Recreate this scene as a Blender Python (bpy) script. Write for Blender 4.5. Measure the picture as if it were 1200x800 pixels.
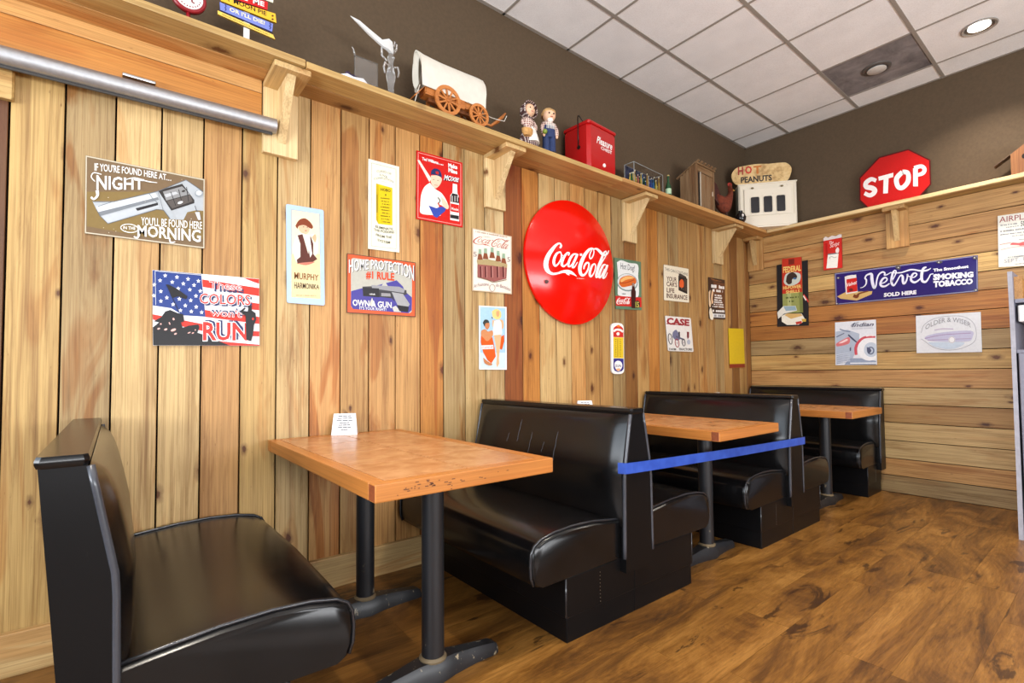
import bpy, math, random
import numpy as np
from mathutils import Vector, Matrix
from mathutils.geometry import tessellate_polygon

# ------------------------------------------------------------------ clear
for o in list(bpy.data.objects): bpy.data.objects.remove(o)
scene = bpy.context.scene
COL = scene.collection
random.seed(7)

# ------------------------------------------------------------------ camera
XB, HC = 5.3325, 3.4964            # back wall distance, ceiling height (metres)
CAM_Y, CAM_Z = -2.577, 1.0742
YAW, PITCH, ROLL, FPX, PPV = 0.8985, 0.0358, -0.0081, 582.56, 415.11
_f = np.array([math.cos(PITCH)*math.cos(YAW), math.cos(PITCH)*math.sin(YAW), math.sin(PITCH)])
_r0 = np.array([math.sin(YAW), -math.cos(YAW), 0.0]); _u0 = np.cross(_r0, _f)
_r = math.cos(ROLL)*_r0 + math.sin(ROLL)*_u0
_u = -math.sin(ROLL)*_r0 + math.cos(ROLL)*_u0
CAMP = np.array([0.0, CAM_Y, CAM_Z])
cam_data = bpy.data.cameras.new('camera')
cam_data.sensor_width = 36.0
cam_data.lens = FPX/1200*36.0
cam_data.shift_y = (PPV-400)/1200
cam_data.clip_start = 0.02
cam = bpy.data.objects.new('camera', cam_data); COL.objects.link(cam)
M = Matrix(((_r[0], _u[0], -_f[0], 0), (_r[1], _u[1], -_f[1], CAM_Y), (_r[2], _u[2], -_f[2], CAM_Z), (0, 0, 0, 1)))
cam.matrix_world = M
scene.camera = cam

# ------------------------------------------------------------------ world, light, exposure
world = bpy.data.worlds.new('world'); scene.world = world; world.use_nodes = True
wb = world.node_tree.nodes['Background']
wb.inputs[0].default_value = (0.75, 0.87, 1.0, 1); wb.inputs[1].default_value = 0.6

def area(name, loc, rot, sx, sy, power, col, spread=180):
    l = bpy.data.lights.new(name, 'AREA'); l.shape = 'RECTANGLE'; l.size = sx; l.size_y = sy
    l.energy = power; l.color = col; l.spread = math.radians(spread)
    o = bpy.data.objects.new(name, l); COL.objects.link(o); o.location = loc; o.rotation_euler = rot
    return o
# daylight through the shop window in the front wall (x = -2.6) and in the wall behind the camera
area('front_window_daylight', (-2.72, -2.45, 1.95), (0, math.radians(-90), 0), 2.3, 4.0, 145, (0.78, 0.89, 1.0))
# two added fill lamps outside the windows, tilted up to brighten the ceiling
area('front_ceiling_fill', (-2.74, -2.45, 1.3), (0, math.radians(-132), 0), 1.0, 4.0, 130, (0.97, 0.98, 1.0))
area('side_ceiling_fill', (1.6, -5.75, 1.3), (math.radians(132), 0, 0), 5.0, 1.0, 240, (0.97, 0.98, 1.0))
area('side_window_daylight', (1.6, -5.72, 1.8), (math.radians(90), 0, 0), 5.0, 2.0, 40, (0.95, 0.97, 1.0))

vs = scene.view_settings
vs.view_transform = 'Standard'; vs.look = 'None'; vs.gamma = 1.0; vs.use_curve_mapping = False
vs.exposure = 0.06

# ------------------------------------------------------------------ pixel rays (photo frame 1200 x 800)
def ray(u, v): return _f + (u-600)/FPX*_r - (v-PPV)/FPX*_u
def hit(u, v, ax, val):
    d = ray(u, v); return CAMP + (val-CAMP[ax])/d[ax]*d
def onL(u, v, y=0.0): return hit(u, v, 1, y)
def onB(u, v, x=XB): return hit(u, v, 0, x)
def onF(u, v, z=0.0): return hit(u, v, 2, z)

# ------------------------------------------------------------------ colours and materials
def lin(c):
    c = c/255.0
    return c/12.92 if c <= 0.04045 else ((c+0.055)/1.055)**2.4
def rgb(r, g, b): return (lin(r), lin(g), lin(b), 1.0)
MATS = {}
class NT:
    def __init__(s, name):
        s.m = bpy.data.materials.new(name); s.m.use_nodes = True
        s.t = s.m.node_tree; s.n = s.t.nodes; s.b = s.n['Principled BSDF']
    def add(s, typ, **kw):
        n = s.n.new(typ)
        for k, v in kw.items():
            if k.startswith('_'): setattr(n, k[1:], v)
        return n
    def link(s, a, b): s.t.links.new(a, b)
    def mix(s, fac, a, b, mode='MIX'):
        n = s.n.new('ShaderNodeMix'); n.data_type = 'RGBA'; n.blend_type = mode
        for i, v in ((0, fac), (6, a), (7, b)):
            if hasattr(v, 'links') or isinstance(v, bpy.types.NodeSocket): s.link(v, n.inputs[i])
            else: n.inputs[i].default_value = v
        return n.outputs[2]
    def ramp(s, fac, stops):
        n = s.n.new('ShaderNodeValToRGB'); e = n.color_ramp.elements
        while len(e) < len(stops): e.new(0.5)
        for q, (p, c) in zip(e, stops):
            q.position = p; q.color = c if len(c) == 4 else (*c, 1)
        s.link(fac, n.inputs[0]); return n.outputs[0]
    def math(s, op, a, b=0.0):
        n = s.n.new('ShaderNodeMath'); n.operation = op
        for i, v in ((0, a), (1, b)):
            if isinstance(v, bpy.types.NodeSocket): s.link(v, n.inputs[i])
            else: n.inputs[i].default_value = v
        return n.outputs[0]
    def coords(s, scale, rnd=True):
        tc = s.n.new('ShaderNodeTexCoord'); out = tc.outputs['Object']
        if rnd:
            oi = s.n.new('ShaderNodeObjectInfo')
            v = s.n.new('ShaderNodeVectorMath'); v.operation = 'SCALE'
            cmb = s.n.new('ShaderNodeCombineXYZ')
            for i, k in enumerate((31.0, 57.0, 83.0)):
                s.link(s.math('MULTIPLY', oi.outputs['Random'], k), cmb.inputs[i])
            ad = s.n.new('ShaderNodeVectorMath'); ad.operation = 'ADD'
            s.link(out, ad.inputs[0]); s.link(cmb.outputs[0], ad.inputs[1]); out = ad.outputs[0]
        mp = s.n.new('ShaderNodeMapping'); mp.inputs['Scale'].default_value = scale
        s.link(out, mp.inputs[0]); return mp.outputs[0]
    def noise(s, vec, scale, detail=4, rough=.55, dist=0.0):
        n = s.n.new('ShaderNodeTexNoise'); n.inputs['Scale'].default_value = scale
        n.inputs['Detail'].default_value = detail; n.inputs['Roughness'].default_value = rough
        n.inputs['Distortion'].default_value = dist
        s.link(vec, n.inputs['Vector']); return n.outputs['Fac']
    def bump(s, h, strength, dist=.002):
        n = s.n.new('ShaderNodeBump'); n.inputs['Strength'].default_value = strength
        n.inputs['Distance'].default_value = dist
        s.link(h, n.inputs['Height']); s.link(n.outputs[0], s.b.inputs['Normal'])
    def set(s, rough=.5, metal=0.0, spec=.5, coat=0.0):
        s.b.inputs['Roughness'].default_value = rough; s.b.inputs['Metallic'].default_value = metal
        s.b.inputs['Specular IOR Level'].default_value = spec; s.b.inputs['Coat Weight'].default_value = coat

def plain(name, col, rough=.5, metal=0.0, spec=.5, wear=.12, scale=30, coat=0.0):
    """one colour with a little procedural mottling"""
    if name in MATS: return MATS[name]
    t = NT(name); t.set(rough, metal, spec, coat)
    v = t.coords((1, 1, 1)); n = t.noise(v, scale, 3)
    d = tuple(c*(1-wear) for c in col[:3])+(1,); l = tuple(min(1, c*(1+wear*.6)) for c in col[:3])+(1,)
    t.link(t.ramp(n, [(.3, d), (.7, l)]), t.b.inputs['Base Color'])
    MATS[name] = t.m; return t.m
def ink(r, g, b, rough=.4):
    return plain('print_%d_%d_%d' % (r, g, b), rgb(r, g, b), rough, spec=.22, wear=.05, scale=60)

def wood(name, axis, tint=None, th=None, contrast=1.0, knots=True, heart=.5, rough=.5, coat=0.0, fine=1.0):
    """sawn pine: grain along one object axis; colour from the object colour unless tint is given"""
    if name in MATS: return MATS[name]
    t = NT(name); t.set(rough, coat=coat)
    def sc(c, a):
        v = [c, c, c]; v[axis] = a; return tuple(v)
    if tint is None:
        oi = t.n.new('ShaderNodeObjectInfo'); base = oi.outputs['Color']; amt = oi.outputs['Alpha']
    else:
        rg = t.n.new('ShaderNodeRGB'); rg.outputs[0].default_value = tint; base = rg.outputs[0]; amt = None
    if th is None: th = {0: 2, 1: 2, 2: 1}[axis]
    g1 = t.noise(t.coords(sc(1, .05)), 26*fine, 6, .68, .9)
    g2 = t.noise(t.coords(sc(1, .010)), 170*fine, 4, .65, .2)
    h = t.noise(t.coords(sc(1, .13)), 7*fine, 4, .55, 1.0)
    sp = t.noise(t.coords(sc(1, .22)), 95*fine, 3, .6)
    st = t.noise(t.coords(sc(1, .035)), 17*fine, 3, .5, .4)
    big = t.noise(t.coords((1, 1, 1)), 2.2, 2, .5)
    k = contrast
    c = t.mix(1.0, base, t.ramp(g1, [(.30, (1-.40*k, 1-.50*k, 1-.64*k)), (.50, (1, 1, 1)), (.8, (1.08, 1.07, 1.04))]), 'MULTIPLY')
    c = t.mix(1.0, c, t.ramp(g2, [(.34, (1-.3*k, 1-.36*k, 1-.44*k)), (.58, (1.04, 1.04, 1.04))]), 'MULTIPLY')
    c = t.mix(t.ramp(sp, [(.68, (0, 0, 0)), (.78, (.75*k, .75*k, .75*k))]), c, t.mix(1.0, c, (.34, .22, .13, 1), 'MULTIPLY'))
    c = t.mix(t.ramp(st, [(.61, (0, 0, 0)), (.70, (.7*k, .7*k, .7*k))]), c, t.mix(1.0, c, (.52, .38, .26, 1), 'MULTIPLY'))
    hm = t.ramp(h, [(.54, (0, 0, 0)), (.60, (1, 1, 1))])
    hf = t.math('MULTIPLY', hm, heart if amt is None else t.math('SUBTRACT', 1.35, amt))
    c = t.mix(hf, c, t.mix(1.0, c, (.74, .48, .25, 1), 'MULTIPLY'))
    c = t.mix(1.0, c, t.ramp(big, [(.3, (.86, .84, .80)), (.7, (1.04, 1.04, 1.04))]), 'MULTIPLY')
    if knots:
        vo = t.n.new('ShaderNodeTexVoronoi'); vo.inputs['Scale'].default_value = 5.0*fine
        vo.voronoi_dimensions = '2D'; cr = 3-axis-th
        sx = t.n.new('ShaderNodeSeparateXYZ'); t.link(t.coords((1, 1, 1)), sx.inputs[0]); cb_ = t.n.new('ShaderNodeCombineXYZ')
        t.link(sx.outputs[cr], cb_.inputs[0]); t.link(t.math('MULTIPLY', sx.outputs[axis], .5), cb_.inputs[1]); t.link(cb_.outputs[0], vo.inputs['Vector'])
        sep = t.n.new('ShaderNodeSeparateColor'); t.link(vo.outputs['Color'], sep.inputs[0])
        kd = t.math('ADD', t.math('DIVIDE', vo.outputs['Distance'], t.math('ADD', t.math('MULTIPLY', sep.outputs[1], .95), .4)), t.math('MULTIPLY', t.math('SUBTRACT', t.noise(t.coords((1, 1, 1)), 40, 2), .5), .10))
        pick = t.math('GREATER_THAN', sep.outputs[0], .55)
        km = t.math('MULTIPLY', pick, t.ramp(kd, [(.045, (1, 1, 1)), (.075, (.55, .55, .55)), (.16, (0, 0, 0))]))
        c = t.mix(km, c, t.mix(1.0, c, (.22, .11, .05, 1), 'MULTIPLY'))
    t.link(c, t.b.inputs['Base Color'])
    t.bump(g1, .25, .0015)
    MATS[name] = t.m; return t.m

# ------------------------------------------------------------------ mesh building
class MB:
    def __init__(s): s.v = []; s.f = []; s.m = []
    def add(s, vs, fs, mi=0):
        o = len(s.v); s.v += [tuple(map(float, p)) for p in vs]
        s.f += [tuple(i+o for i in f) for f in fs]; s.m += [mi]*len(fs); return s
    def box(s, x0, x1, y0, y1, z0, z1, mi=0, bev=0.0):
        if bev <= 0:
            vs = [(x, y, z) for z in (z0, z1) for y in (y0, y1) for x in (x0, x1)]
            return s.add(vs, [(0, 2, 3, 1), (4, 5, 7, 6), (0, 1, 5, 4), (2, 6, 7, 3), (0, 4, 6, 2), (1, 3, 7, 5)], mi)
        b = min(bev, (x1-x0)*.49, (y1-y0)*.49, (z1-z0)*.49)
        def ring(z, i): return [(x0+i+b, y0+i, z), (x1-i-b, y0+i, z), (x1-i, y0+i+b, z), (x1-i, y1-i-b, z), (x1-i-b, y1-i, z), (x0+i+b, y1-i, z), (x0+i, y1-i-b, z), (x0+i, y0+i+b, z)]
        def r2(z): return [(x0+b, y0+b, z), (x1-b, y0+b, z), (x1-b, y0+b, z), (x1-b, y1-b, z), (x1-b, y1-b, z), (x0+b, y1-b, z), (x0+b, y1-b, z), (x0+b, y0+b, z)]
        e = b*.35
        return s.loft([ring(z0, e), ring(z0+b, 0), ring(z1-b, 0), ring(z1, e)], mi, True, True)
    def loft(s, rings, mi=0, cap0=True, cap1=True, closed=True):
        n = len(rings[0]); vs = [p for r in rings for p in r]; fs = []
        for a in range(len(rings)-1):
            for i in range(n if closed else n-1):
                j = (i+1) % n; fs.append((a*n+i, a*n+j, (a+1)*n+j, (a+1)*n+i))
        if cap0: fs.append(tuple(range(n))[::-1])
        if cap1: fs.append(tuple((len(rings)-1)*n+i for i in range(n)))
        return s.add(vs, fs, mi)
    def prism(s, poly, a, b, axis=1, mi=0):
        """extrude a 2-D polygon: axis 1 -> poly is (x,z) along y; 2 -> (x,y) along z; 0 -> (y,z) along x"""
        def P(p, q): return (p[0], q, p[1]) if axis == 1 else ((p[0], p[1], q) if axis == 2 else (q, p[0], p[1]))
        n = len(poly); vs = [P(p, a) for p in poly]+[P(p, b) for p in poly]
        fs = [(i, (i+1) % n, n+(i+1) % n, n+i) for i in range(n)]
        for t in tessellate_polygon([[Vector((p[0], p[1], 0)) for p in poly]]):
            fs.append(tuple(t)); fs.append(tuple(n+i for i in t)[::-1])
        return s.add(vs, fs, mi)
    def tube(s, pts, r, n=8, mi=0, caps=True, closed=False):
        pts = [Vector(p) for p in pts]; rr = r if isinstance(r, (list, tuple)) else [r]*len(pts)
        rings = []; up = None
        for i, p in enumerate(pts):
            if closed: d = pts[(i+1) % len(pts)]-pts[i-1]
            else: d = pts[min(i+1, len(pts)-1)]-pts[max(i-1, 0)]
            d = d.normalized() if d.length > 1e-9 else Vector((0, 0, 1))
            if up is None:
                up = Vector((0, 0, 1)) if abs(d.z) < .9 else Vector((1, 0, 0))
            a = d.cross(up); a = a.normalized() if a.length > 1e-6 else d.orthogonal().normalized()
            b = a.cross(d).normalized(); up = b
            rings.append([tuple(p+a*(rr[i]*math.cos(2*math.pi*k/n))+b*(rr[i]*math.sin(2*math.pi*k/n))) for k in range(n)])
        if closed: rings.append(rings[0])
        return s.loft(rings, mi, caps and not closed, caps and not closed)
    def lathe(s, prof, c=(0, 0, 0), n=16, mi=0, axis=2, sx=1.0, sy=1.0, caps=True):
        rings = []
        for r, h in prof:
            ring = []
            for k in range(n):
                a = 2*math.pi*k/n; p = (r*sx*math.cos(a), r*sy*math.sin(a), h)
                if axis == 1: p = (p[0], h, p[1])
                if axis == 0: p = (h, p[0], p[1])
                ring.append((p[0]+c[0], p[1]+c[1], p[2]+c[2]))
            rings.append(ring)
        return s.loft(rings, mi, caps, caps)
    def ball(s, c, rx, ry=None, rz=None, n=12, m=8, mi=0):
        ry = ry or rx; rz = rz or rx
        prof = [(math.sin(math.pi*i/m), -math.cos(math.pi*i/m)) for i in range(m+1)]
        rings = [[(c[0]+rx*max(r, .001)*math.cos(2*math.pi*k/n), c[1]+ry*max(r, .001)*math.sin(2*math.pi*k/n), c[2]+rz*h) for k in range(n)] for r, h in prof]
        return s.loft(rings, mi)
def shift(mb, d):
    mb.v = [(p[0]+d[0], p[1]+d[1], p[2]+d[2]) for p in mb.v]; return mb
def obj(name, mb, mats, parent=None, loc=None, smooth=False, world=False, color=None, label=None):
    """link ONE mesh object. loc: object origin (verts are given relative to it unless world=True)"""
    if not isinstance(mats, (list, tuple)): mats = [mats]
    if isinstance(mb, bpy.types.Mesh): me = mb
    else:
        vs = mb.v
        if world:
            base = Vector(parent['_loc']) if parent is not None and '_loc' in parent.keys() else Vector((0, 0, 0))
            l = Vector(loc) if loc is not None else base
            vs = [(p[0]-l.x, p[1]-l.y, p[2]-l.z) for p in vs]
            loc = tuple(l-base) if parent is not None else tuple(l)
        me = bpy.data.meshes.new(name); me.from_pydata(vs, [], mb.f)
        for m in mats: me.materials.append(m)
        if len(mats) > 1: me.polygons.foreach_set('material_index', mb.m)
        if smooth is not False:
            me.shade_smooth()
            if smooth is not True: me.set_sharp_from_angle(angle=math.radians(smooth))
        me.validate(); me.update()
    o = bpy.data.objects.new(name, me); COL.objects.link(o)
    if parent is not None: o.parent = parent
    if loc is not None: o.location = loc
    if color is not None: o.color = color
    if label: o['label'] = label
    return o
ROOTS = []
def thing(name, label, cat, loc=(0, 0, 0), rz=0.0, group=None):
    o = bpy.data.objects.new(name, None); COL.objects.link(o); o.empty_display_size = .05
    o.location = loc; o.rotation_euler = (0, 0, rz); o['label'] = label; o['category'] = cat
    o['_loc'] = tuple(loc); ROOTS.append(o)
    if group: o['group'] = group
    return o
def tag(o, label, cat, group=None):
    o['label'] = label; o['category'] = cat
    if group: o['group'] = group
    return o
def struct(o): o['kind'] = 'structure'; return o
def copy_tree(o, parent=None):
    c = o.copy(); COL.objects.link(c); c.parent = parent
    for ch in list(o.children): copy_tree(ch, c)
    return c
# ================================================================== STRUCTURE
def m_paint():
    t = NT('taupe_wall_paint'); t.set(.75, spec=.25)
    n = t.noise(t.coords((1, 1, 1), False), 55, 4)
    t.link(t.ramp(n, [(.35, rgb(82, 67, 50)), (.65, rgb(88, 72, 54))]), t.b.inputs['Base Color'])
    t.bump(n, .12, .001); return t.m
PAINT = m_paint()
CREAM = plain('brown_wall_paint', rgb(112, 96, 76), .8, spec=.2, wear=.04)
DARKGAP = plain('dark_backing', rgb(20, 13, 9), .9, spec=.05)
PLANK_V = wood('pine_plank_vertical', 2, None)
PLANK_Y = wood('pine_plank_horizontal', 1, None, th=0)
PINE_X = wood('clear_pine_along_x', 0, None, contrast=.75, fine=.9)
PINE_Y = wood('clear_pine_along_y', 1, None, contrast=.75, fine=.9)
PINE_Z = wood('clear_pine_along_z', 2, None, contrast=.75, fine=.9)

def m_floor():
    t = NT('vinyl_wood_floor'); t.set(.32, spec=.4)
    v = t.coords((.26, 1, 1)); w = t.coords((.07, 1, 1))
    n1 = t.noise(v, 3.0, 9, .7, 1.7); n2 = t.noise(w, 70, 5, .7, 1.6); n3 = t.noise(v, 5.0, 8, .62, 2.4)
    c = t.ramp(n1, [(.32, rgb(58, 36, 15)), (.43, rgb(98, 64, 27)), (.53, rgb(128, 87, 38)), (.68, rgb(156, 112, 56))])
    c = t.mix(1.0, c, t.ramp(n2, [(.34, (.66, .6, .52)), (.58, (1.06, 1.06, 1.06))]), 'MULTIPLY')
    c = t.mix(t.ramp(n3, [(.60, (0, 0, 0)), (.64, (.8, .8, .8))]), c, rgb(44, 25, 11))
    oi = t.n.new('ShaderNodeObjectInfo')
    c = t.mix(1.0, c, t.ramp(oi.outputs['Random'], [(0, (.94, .94, .93)), (1, (1.04, 1.04, 1.04))]), 'MULTIPLY')
    t.link(c, t.b.inputs['Base Color']); t.bump(n2, .08, .0006)
    t.link(t.ramp(n1, [(.3, (.42, .42, .42)), (.7, (.28, .28, .28))]), t.b.inputs['Roughness'])
    return t.m
FLOORM = m_floor()

X0, Y0 = -2.6, -5.6
floor = struct(obj('floor', MB().box(X0, XB+.02, Y0, .02, -.05, -.003), FLOORM, loc=(0, 0, 0)))
bw, bl = .182, 1.22
fb = MB().box(0, bl-.0006, 0, bw-.0006, -.0029, 0)
fbm = None; row = 0; y = -.0
while y > -4.6:
    y -= bw; off = random.uniform(0, bl); x = -1.4-off
    while x < XB-.02:
        l = min(bl, XB-.005-x)
        if x+l > -1.0:
            if l > bl-.001:
                if fbm is None: o = obj('floor_board', fb, FLOORM, floor, (x, y, 0)); fbm = o.data
                else: o = obj('floor_board', fbm, FLOORM, floor, (x, y, 0))
            elif l > .03: obj('floor_board', MB().box(0, l, 0, bw-.0006, -.0029, 0), FLOORM, floor, (x, y, 0))
        x += bl

# walls: paint above, sawn boards below the shelf
PW = .022                                   # board thickness; board faces lie at y = 0 and x = XB
wall_left = struct(obj('wall_left', MB().box(X0-.15, XB+.2, PW, PW+.12, -.05, HC+.05), PAINT, loc=(0, 0, 0)))
wall_back = struct(obj('wall_back', MB().box(XB+PW, XB+PW+.12, Y0-.1, PW, -.05, HC+.05), PAINT, loc=(0, 0, 0)))
obj('gap_backing', MB().box(X0, XB+.01, PW-.006, PW-.0005, 0, 2.47), DARKGAP, wall_left)
obj('gap_backing', MB().box(XB+PW-.006, XB+PW-.0005, -4.0, .01, 0, 2.47), DARKGAP, wall_back)

pal = dict(p=(203, 172, 119), y=(194, 160, 100), w=(221, 195, 146), o=(188, 126, 58), b=(140, 95, 48), g=(168, 141, 96), r=(158, 88, 38), h=(202, 154, 94), d=(106, 68, 35), n=(182, 142, 87))
def pc(k, heart=.9, jit=.05):
    r, g, b = pal[k]; f = 1+random.uniform(-jit, jit); c = rgb(min(255, r*f), min(255, g*f), min(255, b*f)); return (*c[:3], heart)
# colours of the upright boards, in order along the wall (k = 0 starts at x = -0.326)
seq = [('y', .8), ('g', .35), ('p', .9), ('p', 1.1), ('h', 1.1), ('y', .9), ('p', .8), ('h', .45), ('n', .6), ('h', .6), ('h', .8), ('o', .5), ('g', .4), ('p', .9), ('w', .9), ('r', .5), ('o', .5), ('p', 1.0), ('p', 1.0), ('h', 1.0),
       ('n', 1.0), ('n', .9), ('g', .7), ('b', .8), ('n', .8), ('o', .8), ('n', .9), ('g', .8), ('n', 1.0), ('n', 1.1), ('n', .8), ('n', 1.0), ('g', .9), ('n', .9), ('b', .8), ('n', .9), ('b', .9)]
PITCHX = .1545
pmesh = {}
def upright(x, w, z0, z1, col, dy=0.0):
    key = (round(w, 3), z0, z1)
    if key not in pmesh:
        mb = MB().box(.0032, w-.0032, 0, PW-.006, 0, z1-z0, bev=.0015)
        o = obj('plank', mb, PLANK_V, wall_left, (x, dy, z0), color=col); pmesh[key] = o.data
    else: o = obj('plank', pmesh[key], PLANK_V, wall_left, (x, dy, z0), color=col)
    return o
x = -.326; k = 0
while x < XB-.002:
    w = min(PITCHX, XB-x)
    upright(x, w, .0, 2.474, pc(*seq[k % len(seq)]), random.uniform(-.0015, .0015)); x += PITCHX; k += 1
for q in range(14):
    upright(-.326-PITCHX*(q+1), PITCHX, .0, 2.474, pc('d' if q == 0 else 'n', .8), random.uniform(-.001, .001))
# level boards of the back wall
zed = [0, .148, .296, .452, .608, .766, .915, 1.072, 1.227, 1.383, 1.538, 1.69, 1.837, 1.988, 2.148, 2.308, 2.474]
bseq = [('g', .9), ('h', 1.1), ('p', 1.1), ('p', 1.1), ('n', .9), ('p', .9), ('h', .8), ('y', 1.1), ('g', 1.0), ('o', .9), ('o', 1.0), ('n', .7), ('y', 1.0), ('n', .9), ('h', .7), ('n', 1.0)]
for i in range(16):
    mb = MB().box(0, PW-.006, -3.2, -.0005, 0.003, zed[i+1]-zed[i]-.003, bev=.0015)
    obj('plank', mb, PLANK_Y, wall_back, (XB+random.uniform(-.0015, .0015), 0, zed[i]), color=pc(*bseq[i]))
# two level boards and casing over the window blind at the far left
for z0, z1, kk in ((2.412, 2.474, 'h'), (2.262, 2.409, 'o')):
    obj('plank', MB().box(-2.5, .522, -.024, -.0022, z0, z1, bev=.002), PINE_X, wall_left, (0, 0, 0), color=pc(kk, .9))
trim1 = struct(obj('trim_1', MB().box(-1.6, -.312, -.03, -.0022, 2.092, 2.205, bev=.006), PINE_X, loc=(0, 0, 0), color=pc('y', .9)))
base = struct(obj('baseboard_left', MB().box(-2.5, XB-.01, -.034, -.0022, .0, .152, bev=.004), PINE_X, loc=(0, 0, 0), color=pc('p', .8)))

# ceiling: grid bars with lay-in tiles
def m_tile():
    t = NT('ceiling_tile_fibre'); t.set(.9, spec=.15)
    n = t.noise(t.coords((1, 1, 1)), 160, 4); n2 = t.noise(t.coords((1, 1, 1)), 5, 2)
    c = t.ramp(n, [(.3, rgb(232, 229, 226)), (.6, rgb(243, 241, 239))])
    c = t.mix(1.0, c, t.ramp(n2, [(.3, (.95, .95, .95)), (.7, (1.03, 1.03, 1.03))]), 'MULTIPLY')
    t.link(c, t.b.inputs['Base Color']); t.bump(n, .3, .002); return t.m
TILE = m_tile()
GRIDM = plain('ceiling_grid_metal', rgb(150, 142, 132), .5, wear=.06)
ceiling = struct(obj('ceiling', MB().box(X0, XB+.1, Y0, .1, HC+.02, HC+.1), plain('ceiling_void', rgb(60, 58, 55), .9), loc=(0, 0, 0)))
TP = .6096; GX, GY = XB-.2707, -.4355
xl = [XB+PW]+[GX-i*TP for i in range(14)]; yl = [PW]+[GY-j*TP for j in range(9)]
tmesh = {}
VENT = (1, 2); CAN = (1, 3)
for i in range(len(xl)-1):
    for j in range(len(yl)-1):
        if (i, j) == VENT: continue
        xa, xb_, ya, yb_ = xl[i+1], xl[i], yl[j+1], yl[j]
        key = (round(xb_-xa, 3), round(yb_-ya, 3))
        if key not in tmesh:
            o = obj('ceiling_tile', MB().box(.004, xb_-xa-.004, .004, yb_-ya-.004, 0, .015, bev=.002), TILE, ceiling, (xa, ya, HC+.003)); tmesh[key] = o.data
        else: obj('ceiling_tile', tmesh[key], TILE, ceiling, (xa, ya, HC+.003))
for yy in yl[1:]: obj('grid_bar', MB().box(X0, XB+PW, yy-.012, yy+.012, HC-.002, HC+.018), GRIDM, ceiling)
for xx in xl[1:]: obj('grid_bar', MB().box(xx-.0085, xx+.0085, Y0, PW, HC-.001, HC+.017), GRIDM, ceiling)
for nm, b in (('wall_angle', (X0, XB+PW, -.001, PW, HC-.001, HC+.017)), ('wall_angle', (XB+.001, XB+PW, Y0, PW, HC-.001, HC+.017))):
    obj(nm, MB().box(*b), GRIDM, ceiling)

# stained ventilation tile with its round valve
t = NT('stained_tile'); t.set(.9, spec=.1)
n = t.noise(t.coords((1, 1, 1)), 6, 5, .6, .5)
t.link(t.ramp(n, [(.3, rgb(98, 92, 92)), (.6, rgb(138, 132, 130)), (.8, rgb(160, 154, 150))]), t.b.inputs['Base Color'])
vx, vy = (xl[1]+xl[2])/2, (yl[2]+yl[3])/2
vent = thing('ceiling_vent', 'square grey stained ceiling panel with a pale round air valve', 'vent', (vx, vy, HC))
obj('panel', MB().box(-TP/2+.004, TP/2-.004, -TP/2+.004, TP/2-.004, .003, .018, bev=.002), t.m, vent)
obj('collar', MB().lathe([(.085, .003), (.098, .003), (.096, -.006), (.075, -.008), (.075, .003)], n=28, caps=False), plain('vent_collar', rgb(90, 84, 78), .6), vent, smooth=40)
obj('valve_disc', MB().lathe([(.002, -.022), (.055, -.022), (.066, -.016), (.064, -.010), (.02, -.006), (.018, .002), (.002, .002)], n=28), plain('valve_white', rgb(200, 196, 188), .5), vent, smooth=40)

# recessed downlights
EM = bpy.data.materials.new('lamp_glow'); EM.use_nodes = True
_b = EM.node_tree.nodes['Principled BSDF']; _b.inputs['Emission Color'].default_value = (1, .95, .86, 1); _b.inputs['Emission Strength'].default_value = 7.0
CHROME = plain('brushed_steel', rgb(185, 186, 190), .28, 1.0, wear=.08)
WHITEP = plain('white_paint', rgb(226, 224, 220), .45, wear=.05)
def downlight(x, y, label, power):
    d = thing('ceiling_downlight', label, 'lamp', (x, y, HC))
    obj('trim_ring', MB().lathe([(.082, -.001), (.098, -.001), (.1, -.004), (.094, -.008), (.082, -.004), (.082, -.001)], n=32, caps=False), GRIDM, d, smooth=40)
    obj('reflector', MB().lathe([(.082, -.003), (.075, .002), (.06, .0028), (.058, .0029)], n=32, caps=False), CHROME, d, smooth=50)
    obj('lens', MB().lathe([(.002, -.002), (.05, -.0015), (.062, .001), (.002, .001)], n=24), EM, d, smooth=50)
    l = bpy.data.lights.new('downlight_beam', 'AREA'); l.shape = 'DISK'; l.size = .13; l.energy = power; l.color = (1, .90, .77); l.spread = math.radians(115)
    o = bpy.data.objects.new('downlight_beam', l); COL.objects.link(o); o.location = (0, 0, -.012); o.parent = d
    return d
lx, ly = vx, (yl[3]+yl[4])/2
downlight(lx, ly, 'lit recessed downlight in the ceiling tile beside the stained vent', 20)
for a, b_, s in ((lx-4*TP, ly, 'over the second booth table'), (lx-8*TP, ly, 'over the first booth table'), (lx-4*TP, ly-4*TP, 'over the open floor behind the second booth table'), (lx, ly-4*TP, 'over the open floor beside the grey cabinet')):
    downlight(a, b_, 'recessed downlight in the ceiling '+s, 20)

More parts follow.
